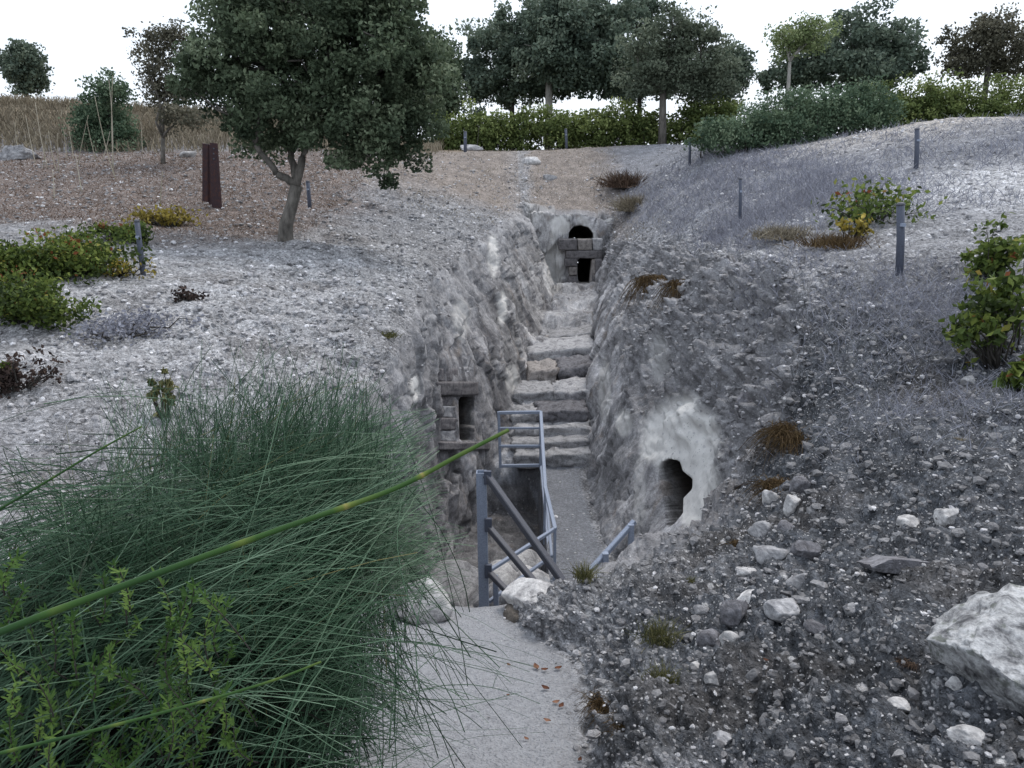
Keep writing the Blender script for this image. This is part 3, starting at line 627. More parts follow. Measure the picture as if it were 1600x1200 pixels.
for k, (x_, y_, w_, h_) in enumerate([(1205, 880, 52, 36), (1228, 842, 40, 36), (1168, 905, 36, 26), (1250, 915, 40, 26), (1110, 1010, 40, 30), (1140, 1005, 30, 24), (1095, 960, 26, 18), (1250, 770, 34, 30), (1205, 790, 30, 36), (1190, 835, 36, 26), (1275, 985, 34, 22), (1090, 1050, 30, 22), (1330, 960, 28, 18)]):
    boulder(x_, y_, w_, h_, ('grey', 'slate', 'white')[k % 3], ('mid grey', 'dark slaty', 'whitish')[k % 3]+' angular rock jutting from the left flank of the near slope', 150+k, name='rock', group=('grey', 'slaty', 'whitish')[k % 3]+' rocks on the flank of the near slope', dz=.3, cuts=14, flat=.45, rough=.16, sub=3)
boulder(828, 256, 40, 14, 'white', 'bright white slab on the far slope below the hedge', 118, depth=.5)
boulder(857, 282, 26, 14, 'grey', 'tilted grey slab on the far slope right of the white slab', 119, depth=.5)
boulder(292, 246, 26, 16, 'white', 'white rock beside the rusty steel sculpture on the terrace', 120)
boulder(18, 252, 70, 34, 'grey', 'grey stone heap at the far left edge of the terrace', 121, sub=5, rough=.25)
boulder(732, 234, 40, 12, 'grey', 'low pale rock under the fence post by the hedge', 122)
boulder(1545, 1040, 34, 20, 'slate', 'grey stone peeping out under the large boulder', 131)
# block at the mound's edge: pale top, dark front
rock('boulder', P(834, 946, 5.62)+np.array([0, .12, 0]), (.27, .30, .11), 123, 'white', 'pale flat topped block overhanging the path edge right of the steel post', 'rock', cuts=14, flat=.5)
rock('boulder', P(822, 978, 5.55)+np.array([.02, .14, -.02]), (.20, .24, .17), 128, 'earth', 'dark earthy block under the pale overhanging block at the path edge', 'rock', cuts=12, flat=.5)
for k, (px, py, y, w, h) in enumerate([(812, 890, 11.6, .42, .34), (786, 912, 10.8, .40, .34), (830, 915, 10.6, .38, .32), (772, 940, 10.2, .3, .3)]):
    lab = ['topmost pale boulder in the pit behind the steel rails', 'pale boulder in the pit left of the crossing rails', 'pale boulder in the pit behind the railing end', 'lowest boulder in the pit just right of the steel post'][k]
    p = P(px, py, y); rock('boulder', p, (w, w, h), 124+k, 'white' if k < 3 else 'grey', lab, 'rock', cuts=12)
# rubble that carries the boulders
for k, (x, y, z, s) in enumerate([(0.05, 11.7, -6.5, .6), (-.3, 10.8, -6.4, .65), (.15, 10.5, -6.4, .55), (-.55, 10.2, -6.4, .6), (-.9, 11.4, -6.5, .7)]):
    rock('boulder', (x, y, z), (s, s, s*.8), 140+k, 'grey', 'grey rubble block heaped on the pit floor under the pale boulders', 'rock', 'rubble on the pit floor')
# splintered slab on the near slope: two leaves
g = G(1400, 905); sl = empty('splintered_slab', g, 'dark splintered slab split in two leaves above the large boulder', 'rock')
for k, (poly, yy, th) in enumerate([([(1362, 884), (1396, 876), (1454, 880), (1486, 902), (1496, 914), (1424, 898), (1374, 896)], 0, .05), ([(1369, 918), (1419, 904), (1464, 910), (1492, 920), (1476, 936), (1424, 928), (1384, 930)], -.05, .06)]):
    pts = [P(a, b, g[1]-.06+yy) for a, b in poly]; c = np.mean(pts, 0)
    bm = bmesh.new(); fr = [bm.verts.new(p) for p in pts]; bk = [bm.verts.new(p+np.array([.05, .30, -.12])) for p in pts]
    bm.faces.new(fr); bm.faces.new(bk[::-1])
    for i in range(len(fr)): bm.faces.new((fr[i], bk[i], bk[(i+1) % len(fr)], fr[(i+1) % len(fr)]))
    bmesh.ops.subdivide_edges(bm, edges=bm.edges[:], cuts=4, use_grid_fill=True); bmesh.ops.triangulate(bm, faces=bm.faces[:])
    bmesh.ops.recalc_face_normals(bm, faces=bm.faces[:])
    V = np.array([v.co[:] for v in bm.verts]); V += np.stack([fbm(V*np.array([5, 8, 22])+k*9+j*31, 3) for j in range(3)], 1)*.02
    F = np.array([[v.index for v in f.verts] for f in bm.faces]); bm.free()
    link('slab_leaf', mesh('slab_leaf', V, F, False), M['slate'], sl)

# loose stones: the larger ones one by one, the rest as gravel
onscreen = (gx > -40) & (gx < 1640) & (gy > 150) & (gy < 1240)
hole_v = np.zeros((NR, NC), bool)
for a_, b_ in ((0, 0), (0, 1), (1, 0), (1, 1)): hole_v[a_:NR-1+a_, b_:NC-1+b_] |= drop
onscreen &= ~hole_v[vis]
gj = gi[onscreen]; gpp = gp[onscreen]; gnn = gn[onscreen]; gcol = colid[gj[:, 1]]; gY = rows[gj[:, 0]]
dens_c = chips[gj[:, 0], gj[:, 1]]*(1-.93*wall[gj[:, 0], gj[:, 1]]*(1-upper[gj[:, 0], gj[:, 1]]))
dens_c = dens_c*np.where((gcol > 5.9) & (gcol < 9) & (gY > 6.3), .03, 1)*np.where((gcol > 5.5) & (gcol < 8.8) & (gY <= 6.3), .10, 1)*(gY < 33)*(fresh[gj[:, 0], gj[:, 1]] < .25)
# area of each grid cell, to spread evenly
ar = np.linalg.norm(np.cross(np.gradient(GR, axis=1), np.gradient(GR, axis=0)), axis=-1)[gj[:, 0], gj[:, 1]]
dist = np.linalg.norm(gpp, axis=1); facing = np.clip((-(gpp*gnn).sum(1)/dist), 0.02, 1)
wgt = ar*dens_c*facing/dist**1.7; wgt /= wgt.sum()
pebV = []; 
ICOV = []
for s in range(14):
    V, F = rock_geo((1, np.random.default_rng(s).uniform(.65, 1), np.random.default_rng(s+50).uniform(.4, .75)), 300+s, 1, 7, .35, flat=.4); ICOV.append(V)
def scatter(n, smin, smax, seed, var_lo=0, var_hi=1, power=3.0):
    rg = np.random.default_rng(seed); k = rg.choice(len(gpp), n, p=wgt); pos = gpp[k]+rg.normal(size=(n, 3))*np.array([.03, .03, 0])
    s = (smin+(smax-smin)*rg.random(n)**power)*(dist[k]/FPX)   # apparent size limits in photo pixels
    return pos, s, rg.random(n)*6.28, rg.integers(0, 14, n), gnn[k], k
pos, s, a, sh, nn_, kk = scatter(42000, .8, 6.0, 5, power=3.6)
s = np.minimum(s, .07)*np.where(wall[gj[kk, 0], gj[kk, 1]] > .5, .7, 1); tmpl = np.stack(ICOV)[sh]*s[:, None, None]
ca, sa = np.cos(a)[:, None], np.sin(a)[:, None]
Vp = np.stack([tmpl[..., 0]*ca-tmpl[..., 1]*sa, tmpl[..., 0]*sa+tmpl[..., 1]*ca, tmpl[..., 2]], -1) + pos[:, None] - nn_[:, None]*(s*.05)[:, None, None]
F1 = ICO[1][1]; nV = tmpl.shape[1]
Fp = (F1[None]+np.arange(len(pos))[:, None, None]*nV).reshape(-1, 3)
tonal = np.clip(np.random.default_rng(9).random(len(pos))**2.2*.95-.16+.9*tint[gj[kk, 0], gj[kk, 1]].mean(1), 0, 1)
tag(link('gravel', mesh('gravel', Vp.reshape(-1, 3), Fp, False, {'var': np.repeat(tonal, nV)}), M['pebble']), 'loose grey and white gravel strewn over the slopes', 'gravel', kind='stuff')
pos, s, a, sh, nn_, kk = scatter(5200, 4, 15, 15, power=2.2)
s = np.minimum(s, .085)*np.where(wall[gj[kk, 0], gj[kk, 1]] > .5, .8, 1); tmpl = np.stack(ICOV)[sh]*s[:, None, None]; ca, sa = np.cos(a)[:, None], np.sin(a)[:, None]
Vp = np.stack([tmpl[..., 0]*ca-tmpl[..., 1]*sa, tmpl[..., 0]*sa+tmpl[..., 1]*ca, tmpl[..., 2]], -1) + pos[:, None] - nn_[:, None]*(s*.30)[:, None, None]
tn_ = np.clip(tint[gj[kk, 0], gj[kk, 1]].mean(1)*1.5-.13+.12*np.random.default_rng(3).normal(size=len(pos)), 0, 1)
tag(link('clods', mesh('clods', Vp.reshape(-1, 3), (F1[None]+np.arange(len(pos))[:, None, None]*nV).reshape(-1, 3), False, {'var': np.repeat(tn_, nV)}), M['pebble']), 'half buried earth-grey clods over the slopes', 'rubble', kind='stuff')
LM = []
for s_ in range(8):
    V, F = rock_geo((1, .75, .6), 500+s_, 2, 12, .2, flat=.42); LM.append({m: mesh('stone', V, F, True) for m in ('white', 'grey')})
    for m in LM[-1]: LM[-1][m].materials.append(M[m])
pos, s, a, sh, nn_, kk = scatter(190, 5.5, 12, 6, power=2.6)
for k in range(len(pos)):
    m = 'white' if k % 3 else 'grey'; o = link('stone', LM[sh[k] % 8][m], None); ss = min(s[k]*.55, .2)
    o.location = pos[k]+nn_[k]*ss*.15; o.scale = (ss, ss*random.uniform(.7, 1), ss*random.uniform(.5, .95)); o.rotation_euler = (random.uniform(-.3, .3), random.uniform(-.3, .3), a[k])
    x, y = pos[k][0], pos[k][1]; tone = 'pale' if m == 'white' else 'grey'
    if x > 0 and y < 9: tag(o, tone+' loose stone on the dark near slope right of the path', 'stone', tone+' stones on the near slope')
    elif x > 3: tag(o, tone+' loose stone on the scrubby slope right of the trench', 'stone', tone+' stones on the right hillside')
    elif y > 23: tag(o, tone+' loose stone on the slope beyond the head of the trench', 'stone', tone+' stones on the far slope')
    else: tag(o, tone+' loose stone on the ground left of the trench', 'stone', tone+' stones left of the trench')

# ------------------------------------------------------------------ metalwork
def bars(name, lst, mat, parent):
    for p0, p1, w in lst:
        V, F = bar(p0, p1, w); link(name, mesh(name, V, F), M[mat], parent)
rl = empty('trench_railing', P(868, 918, 10.7), 'long grey steel railing with end gate along the walkway over the pit', 'railing')
TL, TR, BL, BR = P(779, 645, 15.8), P(845, 644, 15.8), P(782, 728, 15.8), P(845, 727, 15.8)
TL, TR, BL, BR = P(779, 645, 15.05), P(845, 644, 15.05), P(782, 728, 15.05), P(845, 727, 15.05)
bars('gate_rail', [(TL, TR, .06), (BL, BR, .06), (P(780, 697, 15.03), P(845, 697, 15.03), .05), (P(780, 669, 15.03), P(845, 669, 15.03), .04)], 'steel', rl)
bars('railing_post', [(TL+[0, 0, .02], BL-[0, 0, .04], .055), (TR+[0, 0, .02], BR-[0, 0, .1], .06)], 'steel', rl)
E = P(867, 826, 10.7); Bd = P(852, 762, 12.4)
bars('top_rail', [(TR, Bd, .06), (Bd, E, .06)], 'steel', rl)
bars('mid_rail', [(P(844, 672, 15.8), P(862, 870, 10.7), .04), (P(843, 705, 15.8), P(862, 912, 10.7), .04)], 'steel', rl)
V, F = bar(E+[0, 0, .03], P(866, 935, 10.7), .10, .04); link('railing_post', mesh('railing_post', V, F), M['steel'], rl)
V, F = bar(P(852, 764, 12.4), P(850, 850, 12.4), .04); link('railing_post', mesh('railing_post', V, F), M['steel'], rl)
bars('front_rail', [(E, P(764, 892, 9.5), .05), (P(850, 877, 10.5), P(764, 940, 9.5), .045), (P(757, 946, 9.3), P(722, 966, 8.9), .035)], 'steel', rl)
sp = empty('steel_post', P(757, 962, 9.25), 'thick grey steel post with dark stair rails leaning from it', 'post')
# open square tube
p0, p1 = P(757, 975, 9.25), P(752, 737, 9.25); p1[0] = p0[0]-.02; w = .125; V = []; 
for z0 in (p0, p1):
    for ww in (w/2, w/2-.012): V += [z0+np.array([sx*ww, sy*ww, 0]) for sx, sy in ((-1, -1), (1, -1), (1, 1), (-1, 1))]
F = []
for k in range(4):
    n = (k+1) % 4; F += [(k, n, 8+n, 8+k), (4+n, 4+k, 12+k, 12+n), (8+k, 8+n, 12+n, 12+k)]
link('tube', mesh('tube', V, F), M['steel'], sp)
V, F = bar(P(774, 900, 9.5), P(776, 970, 9.5), .07); link('tube_stub', mesh('tube_stub', V, F), M['steel'], sp)
for px_, py_ in ((763, 816), (763, 888), (762, 742)):
    V, F = bar(P(px_, py_-6, 9.17), P(px_, py_+14, 9.17), .05, .09); link('bracket', mesh('bracket', V, F), M['post'], sp)
bars('stair_rail', [(P(760, 742, 9.2), P(886, 918, 8.3), .085), (P(762, 822, 9.2), P(852, 930, 8.5), .075), (P(762, 892, 9.2), P(806, 938, 8.8), .07)], 'darksteel', sp)
hr = empty('short_handrail', P(985, 862, 8.9), 'short sloping steel handrail at the foot of the right wall', 'railing')
bars('rail', [(P(922, 892, 8.5), P(991, 815, 8.95), .06)], 'steel', hr)
bars('post', [(P(986, 819, 8.9), P(986, 885, 8.9), .07), (P(946, 864, 8.6), P(947, 910, 8.6), .07)], 'steel', hr)
# fence posts
def fence_post(px, ytop, ybase, w, label, far=None, lean=0):
    g = G(px, ybase, far=far); top = P(px+lean, ytop, g[1]); h = top[2]-g[2]; s = g[1]*1.0/FPX
    e = empty('fence_post', g, label, 'post', 'blue-grey fence posts on the hillside')
    r = w*s/2; b = g-np.array([0, 0, .25]); V, F, c = tube(np.array([b, g+(top-g)*.5, top]), r, 10, True)
    mb = MB(); mb.add(V, F); mb.F3.append(c); mb.build('post_tube', M['post'], e, True)
    d_ = (top-g)/np.linalg.norm(top-g); V, F, c = tube(np.array([top-d_*.01, top+d_*.012, top+d_*.03]), np.array([r*1.04, r*1.04, r*.7]), 10, True)
    mb = MB(); mb.add(V, F); mb.F3.append(c); mb.build('cap', M['darksteel'], e, True)
    V, F = bar(g+(top-g)*.72+[0, -r*1.3, -.02], g+(top-g)*.72+[0, -r*1.3, .02], r*1.1); link('clip', mesh('clip', V, F), M['steel'], e)
fence_post(224, 346, 432, 8, 'slanting blue-grey post beside the green shrubs on the left terrace', (9, 19), -10)
fence_post(484, 284, 326, 6, 'thin blue-grey post right behind the trunk of the carob tree', (14, 26), -3)
fence_post(727, 206, 238, 5, 'small post at the foot of the hedge, left end', (26, 37))
fence_post(884, 202, 224, 4, 'tiny post in front of the middle of the hedge', (26, 37))
fence_post(1157, 280, 348, 5, 'thin weathered post amid the lilac grey scrub', (12, 26))
fence_post(1433, 202, 264, 7, 'dark post near the stony crest on the right', (12, 26))
fence_post(1407, 320, 428, 12, 'thick dark post beside the yellowing vine on the right', (8, 14))
fence_post(1078, 216, 258, 4, 'faint post left of the grey-green shrub on the right', (18, 34))
# rusted steel sculpture: two leaning folded plates
g = G(331, 322, far=(15, 27)); sc_ = empty('steel_sculpture', g, 'dark rusted steel pair of tall plates standing on the brown terrace', 'sculpture'); yy = g[1]
def plate(px_t0, px_t1, yt, px_b0, px_b1, yb, y0, name, th):
    a, b, c, d_ = P(px_t0, yt, y0), P(px_t1, yt+1, y0), P(px_b1, yb+2, y0), P(px_b0, yb, y0); off = np.array([.02, th, 0])
    V = [a, b, c, d_, a+off, b+off, c+off, d_+off]
    F = [(3, 2, 1, 0), (4, 5, 6, 7), (0, 1, 5, 4), (1, 2, 6, 5), (2, 3, 7, 6), (3, 0, 4, 7)]
    return link(name, mesh(name, V, F), M['rust'], sc_)
plate(316, 323, 224, 316, 324, 314, yy+.05, 'plate', .10); plate(328, 338, 223, 331, 345, 325, yy-.12, 'plate', .05)
plate(324, 327, 225, 326, 329, 318, yy+.12, 'flange', .05)
for k in range(3):
    V, F, c = tube(np.array([P(334, 232+k*8, yy-.13), P(334, 232+k*8, yy-.09)]), .02, 8, True); mb = MB(); mb.add(V, F); mb.F3.append(c); mb.build('bolt', M['darksteel'], sc_)

# ------------------------------------------------------------------ plants
def leaf_quads(cen, size, rg, elong=1.7, up=.25):
    n = len(cen); d1 = rg.normal(size=(n, 3)); d1[:, 2] += up; d1 /= np.linalg.norm(d1, axis=1)[:, None]
    d2 = np.cross(d1, rg.normal(size=(n, 3))); d2 /= np.linalg.norm(d2, axis=1)[:, None]
    L = size*rg.uniform(.65, 1.3, n); a = d1*(L*elong/2)[:, None]; b = d2*(L/2)[:, None]; nrm = np.cross(d1, d2)*(L*.12)[:, None]
    V = np.stack([cen-a, cen-a*.1+b+nrm, cen+a, cen-a*.1-b+nrm], 1).reshape(-1, 3); F = np.arange(4*n).reshape(n, 4); return V, F
def crown_pts(ells, n_cl, n_leaf, cl_r, rg, shell=.55):
    """clustered leaf centres inside a union of ellipsoids; returns centres and tone"""
    vol = np.array([e[1][0]*e[1][1]*e[1][2] for e in ells])**.8; pick = rg.choice(len(ells), n_cl, p=vol/vol.sum())
    d_ = rg.normal(size=(n_cl, 3)); d_ /= np.linalg.norm(d_, axis=1)[:, None]
    rr = 1-(1-shell)*rg.random(n_cl)**1.4; rr *= 1+.10*rg.normal(size=n_cl)
    cc = np.array([ells[k][0] for k in pick])+d_*rr[:, None]*np.array([ells[k][1] for k in pick])
    k = rg.integers(0, n_cl, n_leaf); off = np.clip(rg.normal(size=(n_leaf, 3)), -1.5, 1.5)*cl_r*rg.uniform(.5, 1.3, n_cl)[k][:, None]*np.array([1, 1, .75])
    tone = np.clip(.42+.20*rg.normal(size=n_cl)[k]+.16*rg.normal(size=n_leaf)+.30*off[:, 2]/cl_r*.4, 0, 1)
    return cc[k]+off, tone, cc
def limb(p0, p1, r0, r1, rg, n=7, wob=.06):
    p0, p1 = np.asarray(p0, float), np.asarray(p1, float); t = np.linspace(0, 1, n)[:, None]; L = np.linalg.norm(p1-p0)
    pts = p0+(p1-p0)*t; pts[1:-1] += rg.normal(size=(n-2, 3))*wob*L*.5; pts[:, 2] += (np.sin(t[:, 0]*math.pi)*.06*L)
    return pts, np.linspace(r0, r1, n)
def tree(name, base, trunk, limbs, ells, n_cl, n_leaf, leaf, cl_r, mat, bark, label, cat='tree', group=None, seed=1, twigs=40, shell=.5, elong=1.7):
    """trunk: list of (point, radius); limbs: list of (p0, p1, r0, r1)"""
    rg = np.random.default_rng(seed); e = empty(name, base, label, cat, group); mb = MB()
    tp = np.array([p for p, r in trunk], float); tr = np.array([r for p, r in trunk])
    add_tube(mb, tp, tr, 9)
    ends = [tp[-1]]
    for p0, p1, r0, r1 in limbs:
        pts, rr = limb(p0, p1, r0, r1, rg); add_tube(mb, pts, rr, 7); ends += [pts[3], pts[-1]]
    cen, tone, cc = crown_pts(ells, n_cl, n_leaf, cl_r, rg, shell)
    ends = np.array(ends)
    for c in cc[rg.choice(len(cc), min(twigs, len(cc)), replace=False)]:
        b = ends[np.argmin(((ends-c)**2).sum(1))]; r = tr[-1]*.3; pts, rr = limb(b, c, r, r*.25, rg, 5, .1); add_tube(mb, pts, rr, 4)
    mb.build('trunk', M[bark], e, True)
    V, F = leaf_quads(cen, leaf, rg, elong); link('crown', mesh('crown', V, F, False, {'var': np.repeat(tone, 4)}), M[mat], e)
    return e
# the carob tree on the left lip
Yt = 17.0; tb = G(446, 378, far=(14, 20)); Yt = tb[1]
def T(px, py, dy=0): return P(px, py, Yt+dy)
fork = T(463, 290)
tree('carob_tree', tb, [(tb-[0, 0, .25], .20), (tb+[0, 0, .05], .165), (T(447, 350), .14), (T(456, 320), .12), (fork, .125)],
    [(fork, T(432, 272, -.1), .09, .07), (T(432, 272, -.1), T(400, 225, -.4), .07, .05), (fork, T(452, 230, .2), .085, .06), (T(452, 230, .2), T(440, 110, .3), .06, .04), (fork, T(478, 232, -.1), .095, .065), (T(478, 232, -.1), T(560, 140, .2), .06, .04), (T(478, 232), T(520, 60), .06, .035)],
    [(T(400, 85, .2), (1.5, 1.5, 1.25)), (T(510, 60, .3), (1.8, 1.7, 1.3)), (T(590, 110, 0), (1.45, 1.5, 1.25)), (T(420, 175, -.3), (1.1, 1.2, .75)), (T(515, 185, -.2), (1.3, 1.3, .85)), (T(600, 205, .1), (1.0, 1.1, .75)), (T(330, 105, .2), (.8, 1.0, .72)), (T(640, 130, .5), (.85, 1.0, .95)), (T(450, 10, .2), (1.5, 1.2, .8)), (T(570, 10, .2), (1.2, 1.2, .8)), (T(620, 262, 0), (.55, .5, .22)), (T(525, 250, -.2), (.5, .5, .3))],
    460, 100000, .056, .165, 'oak', 'bark', 'round dark green carob tree with forked trunk on the left trench lip', seed=11, twigs=110, shell=.35)
# trees behind: at a far distance, on the ground behind the hedge
def far_tree(px, py_base, py_top, w_px, Y0, mat, bark, label, seed, n=20000, leaf=.13, trunk_r=.14, ells=None, forks=3, name='far_tree', split=.45, group='trees along the hilltop', shell=.45, ncl=130, clr=.32, lean=0):
    b = P(px, py_base, Y0); b[2] = min(b[2], 60); rg = np.random.default_rng(seed)
    q = lambda x, y, dy=0: P(x, y, Y0+dy)
    sp_ = py_base+(py_top-py_base)*split*.8; f = q(px+lean*.4, sp_)
    s = Y0/FPX
    if ells is None:
        cy = (py_base+(py_top-py_base)*split+py_top)/2; ry = abs(py_base+(py_top-py_base)*split-py_top)/2
        ells = [(px+lean+w_px*dx, cy+ry*dy, w_px*rx, ry*rz) for dx, dy, rx, rz in ((0, -.25, .28, .75), (-.24, .1, .26, .62), (.24, .05, .26, .66), (-.08, .35, .3, .5), (.12, -.5, .2, .45))]
    E_ = [(q(x, y, rg.uniform(-.5, .5)), (rx*s, max(rx, ry)*s*.9, ry*s)) for x, y, rx, ry in ells]
    lim = [(f, E_[k % len(E_)][0], trunk_r*.62, trunk_r*.25) for k in range(forks)]
    gz = ground_z(b[0], Y0); base = b.copy(); base[2] = gz
    return tree(name, base, [(base-[0, 0, .3], trunk_r*1.25), ((base+f)/2, trunk_r), (f, trunk_r*.85)], lim, E_, ncl, n, leaf, clr, mat, bark, label, 'tree', group, seed, twigs=30, shell=shell)
far_tree(800, 172, 20, 180, 47, 'far_leaf', 'darkbark', 'dark rounded tree behind the hedge, next right of the carob', 21, ells=[(770, 92, 62, 62), (825, 64, 66, 58), (738, 125, 34, 46), (795, 140, 70, 24), (860, 110, 50, 40)], forks=4, n=30000, ncl=230)
far_tree(858, 172, -5, 200, 45, 'far_leaf', 'palebark', 'tall dark tree with pale forked trunk rising highest above the hedge', 22, ells=[(885, 40, 62, 48), (935, 70, 70, 62), (850, 80, 50, 44), (955, 120, 60, 30), (905, 105, 60, 34)], forks=4, trunk_r=.2, n=30000, ncl=230)
far_tree(1000, 178, 20, 160, 48, 'far_leaf', 'darkbark', 'dark tree behind the olive above the hedge', 23, ells=[(990, 62, 55, 58), (1010, 118, 55, 36), (960, 105, 44, 42)], forks=3)
far_tree(1036, 206, 12, 190, 36, 'olive_leaf', 'bark', 'grey-green olive tree standing in front of the hedge', 24, n=24000, leaf=.085, ells=[(1050, 60, 52, 46), (1090, 95, 55, 48), (1020, 100, 48, 42), (1000, 122, 30, 22), (1120, 118, 34, 34), (1060, 118, 60, 26)], forks=5, clr=.27, ncl=190, trunk_r=.16)
far_tree(1140, 170, 70, 80, 46, 'far_leaf', 'darkbark', 'low dark tree just right of the olive', 25, n=9000, ells=[(1140, 110, 26, 32), (1120, 135, 28, 20)])
far_tree(1330, 140, 12, 230, 44, 'far_leaf', 'darkbark', 'broad dense dark green tree behind the right hedge', 26, n=26000, ncl=200, ells=[(1335, 70, 66, 48), (1390, 85, 52, 42), (1280, 95, 50, 36), (1330, 115, 90, 24), (1225, 118, 40, 22)])
far_tree(1234, 138, 24, 80, 40, 'pale_leaf', 'palebark', 'slim pale leaved sapling in front of the dark dense tree', 27, n=4200, leaf=.085, ells=[(1235, 70, 24, 26), (1265, 55, 26, 20), (1285, 45, 20, 14), (1220, 55, 14, 12)], forks=4, trunk_r=.09, ncl=60, clr=.28)
far_tree(1545, 128, 22, 170, 43, 'brown_leaf', 'darkbark', 'brownish open crowned tree at the far right skyline', 28, n=12000, ells=[(1535, 70, 52, 40), (1580, 80, 45, 36), (1500, 95, 30, 22), (1550, 40, 34, 18)], ncl=170, clr=.27, leaf=.10)
far_tree(40, 155, 72, 74, 52, 'far_leaf', 'darkbark', 'small dark tree alone on the left skyline', 29, n=8000, ells=[(38, 90, 22, 20), (42, 128, 24, 18), (18, 100, 16, 12), (56, 104, 18, 14), (30, 112, 24, 14)], ncl=110, clr=.26)
far_tree(700, 180, 55, 60, 40, 'oak', 'darkbark', 'narrow green tree showing behind the right side of the carob', 30, n=11000, ells=[(672, 100, 30, 46), (690, 130, 26, 40), (680, 165, 22, 22)])
far_tree(255, 266, 88, 110, 27, 'brown_leaf', 'bark', 'thin brown leaved tree left of the steel sculpture', 31, n=7500, leaf=.06, ells=[(258, 150, 36, 30), (285, 180, 40, 22), (240, 115, 26, 36), (230, 70, 22, 28), (262, 60, 30, 26)], ncl=130, clr=.2, trunk_r=.07, forks=5, split=.35, shell=.2)
far_tree(165, 245, 118, 80, 33, 'lentisk', 'darkbark', 'dark green shrubby tree on the terrace edge among dry stalks', 32, n=13000, leaf=.075, ells=[(172, 140, 26, 22), (160, 185, 36, 34), (175, 220, 40, 26), (140, 210, 26, 30)], ncl=160, clr=.24, split=.1)
# a cypress tip behind the carob
b = P(632, 190, 50); b[2] = ground_z(b[0], 50)
tree('cypress_tree', b, [(b, .16), (P(632, 60, 50), .08)], [], [(P(632, 110, 50), (.9, .9, 3.2)), (P(632, 50, 50), (.5, .5, 2.0)), (P(632, 15, 50), (.22, .22, 1.0))], 120, 6000, .16, .2, 'far_leaf', 'darkbark', 'slender cypress tip showing above the right side of the carob', 'tree', 'trees along the hilltop', 33, twigs=5)
def hedge(name, spine, mat, label, seed, n, leaf, cat='hedge', ncl=300, clr=.3, shell=.25):
    """spine: (px, ytop, ybase, halfwidth px, Y)"""
    rg = np.random.default_rng(seed); ells = []
    for px, yt, yb, hw, Y0 in spine:
        s = Y0/FPX; ells.append((P(px, (yt+yb)/2, Y0), (hw*s, hw*s*.6+.4, abs(yb-yt)/2*s)))
    base = P(spine[0][0], spine[0][2], spine[0][4]); e = empty(name, base, label, cat)
    cen, tone, cc = crown_pts(ells, ncl, n, clr, rg, shell); V, F = leaf_quads(cen, leaf, rg)
    link('foliage', mesh('foliage', V, F, False, {'var': np.repeat(tone, 4)}), M[mat], e); mb = MB()
    for c in cc[::max(1, ncl//40)]:
        b = c.copy(); b[2] = ground_z(c[0], c[1])-.1; pts, rr = limb(b+rg.normal(size=3)*[.2, .1, 0], c, .025, .008, rg, 5); add_tube(mb, pts, rr, 4)
    mb.build('stems', M['darkbark'], e, True)['kind'] = 'stuff'; return e
hedge('clipped_hedge', [(x, 172+4*math.sin(x*.05), 246-(x-690)*.03, 30, 37.0) for x in range(700, 1060, 26)], 'hedge', 'long yellow-green hedge across the top of the far slope', 41, 34000, .085, ncl=520, clr=.24)
hedge('clipped_hedge', [(x, 158, 226, 30, 36.3) for x in range(1085, 1150, 24)], 'hedge', 'short olive-green hedge between the olive tree and the grey-green shrub', 42, 9000, .085, ncl=120, clr=.22)
hedge('grey_green_shrub', [(1130, 190, 240, 46, 27), (1180, 165, 240, 50, 27.5), (1235, 146, 236, 55, 28), (1290, 140, 226, 55, 28.5), (1350, 136, 214, 50, 29)], 'lentisk', 'wide grey-green shrub bank left of the stony crest', 43, 38000, .06, 'shrub', 520, .2)
hedge('clipped_hedge', [(x, 128-4*math.sin(x*.04), 204+(x-1380)*.13, 46, 31) for x in range(1380, 1680, 34)], 'hedge', 'brown-green hedge behind the stony crest at the right', 44, 32000, .07, ncl=460, clr=.22)

def shrub(name, px, py, w, h, mat, label, seed, n=1500, leaf_px=6, far=None, cat='shrub', flat=1.0, ncl=40, group=None, stem='darkbark', up=.5, parts=4):
    rg = np.random.default_rng(seed); g = G(px, py, far=far); s = (g[1]*cP-g[2]*sP)/FPX; e = empty(name, g, label, cat, group)
    ells = []
    for k in range(parts):
        dx = rg.uniform(-.3, .3)*w*s; x = g[0]+dx; yv = g[1]+rg.uniform(-.2, .2)*w*s; z = ground_z(x, yv) if abs(dx) < 6 else g[2]
        z = min(max(z, g[2]-.3), g[2]+.4)
        hh = h*s*rg.uniform(.7, 1.0); ells.append((np.array([x, yv, z+hh*up]), (w*s*rg.uniform(.22, .34), w*s*.28*flat, hh*.5)))
    cen, tone, cc = crown_pts(ells, ncl, n, .085*w*s, rg, .05)
    V, F = leaf_quads(cen, leaf_px*s, rg); link('foliage', mesh('foliage', V, F, False, {'var': np.repeat(tone, 4)}), M[mat], e)
    mb = MB()
    for c in cc[:min(30, ncl)]:
        b = np.array([g[0]+(c[0]-g[0])*.3, g[1]+(c[1]-g[1])*.3, g[2]-.05]); pts, rr = limb(b, c, .008+.0012*g[1]*.6, .003, rg, 5, .1); add_tube(mb, pts, rr, 4)
    mb.build('stems', M[stem], e, True)['kind'] = 'stuff'; return e
shrub('green_shrub', 50, 505, 170, 78, 'vine', 'large leafy green shrub at the left edge below the terrace', 51, 6000, 4.8, ncl=90, parts=9)
shrub('green_shrub', 40, 440, 170, 60, 'vine', 'green shrub just above the large one at the left edge', 54, 4600, 4.8, ncl=80, parts=8)
shrub('green_shrub', 130, 430, 230, 60, 'vine', 'spreading low green shrub left of the slanting post', 52, 4600, 4.5, ncl=90, parts=9)
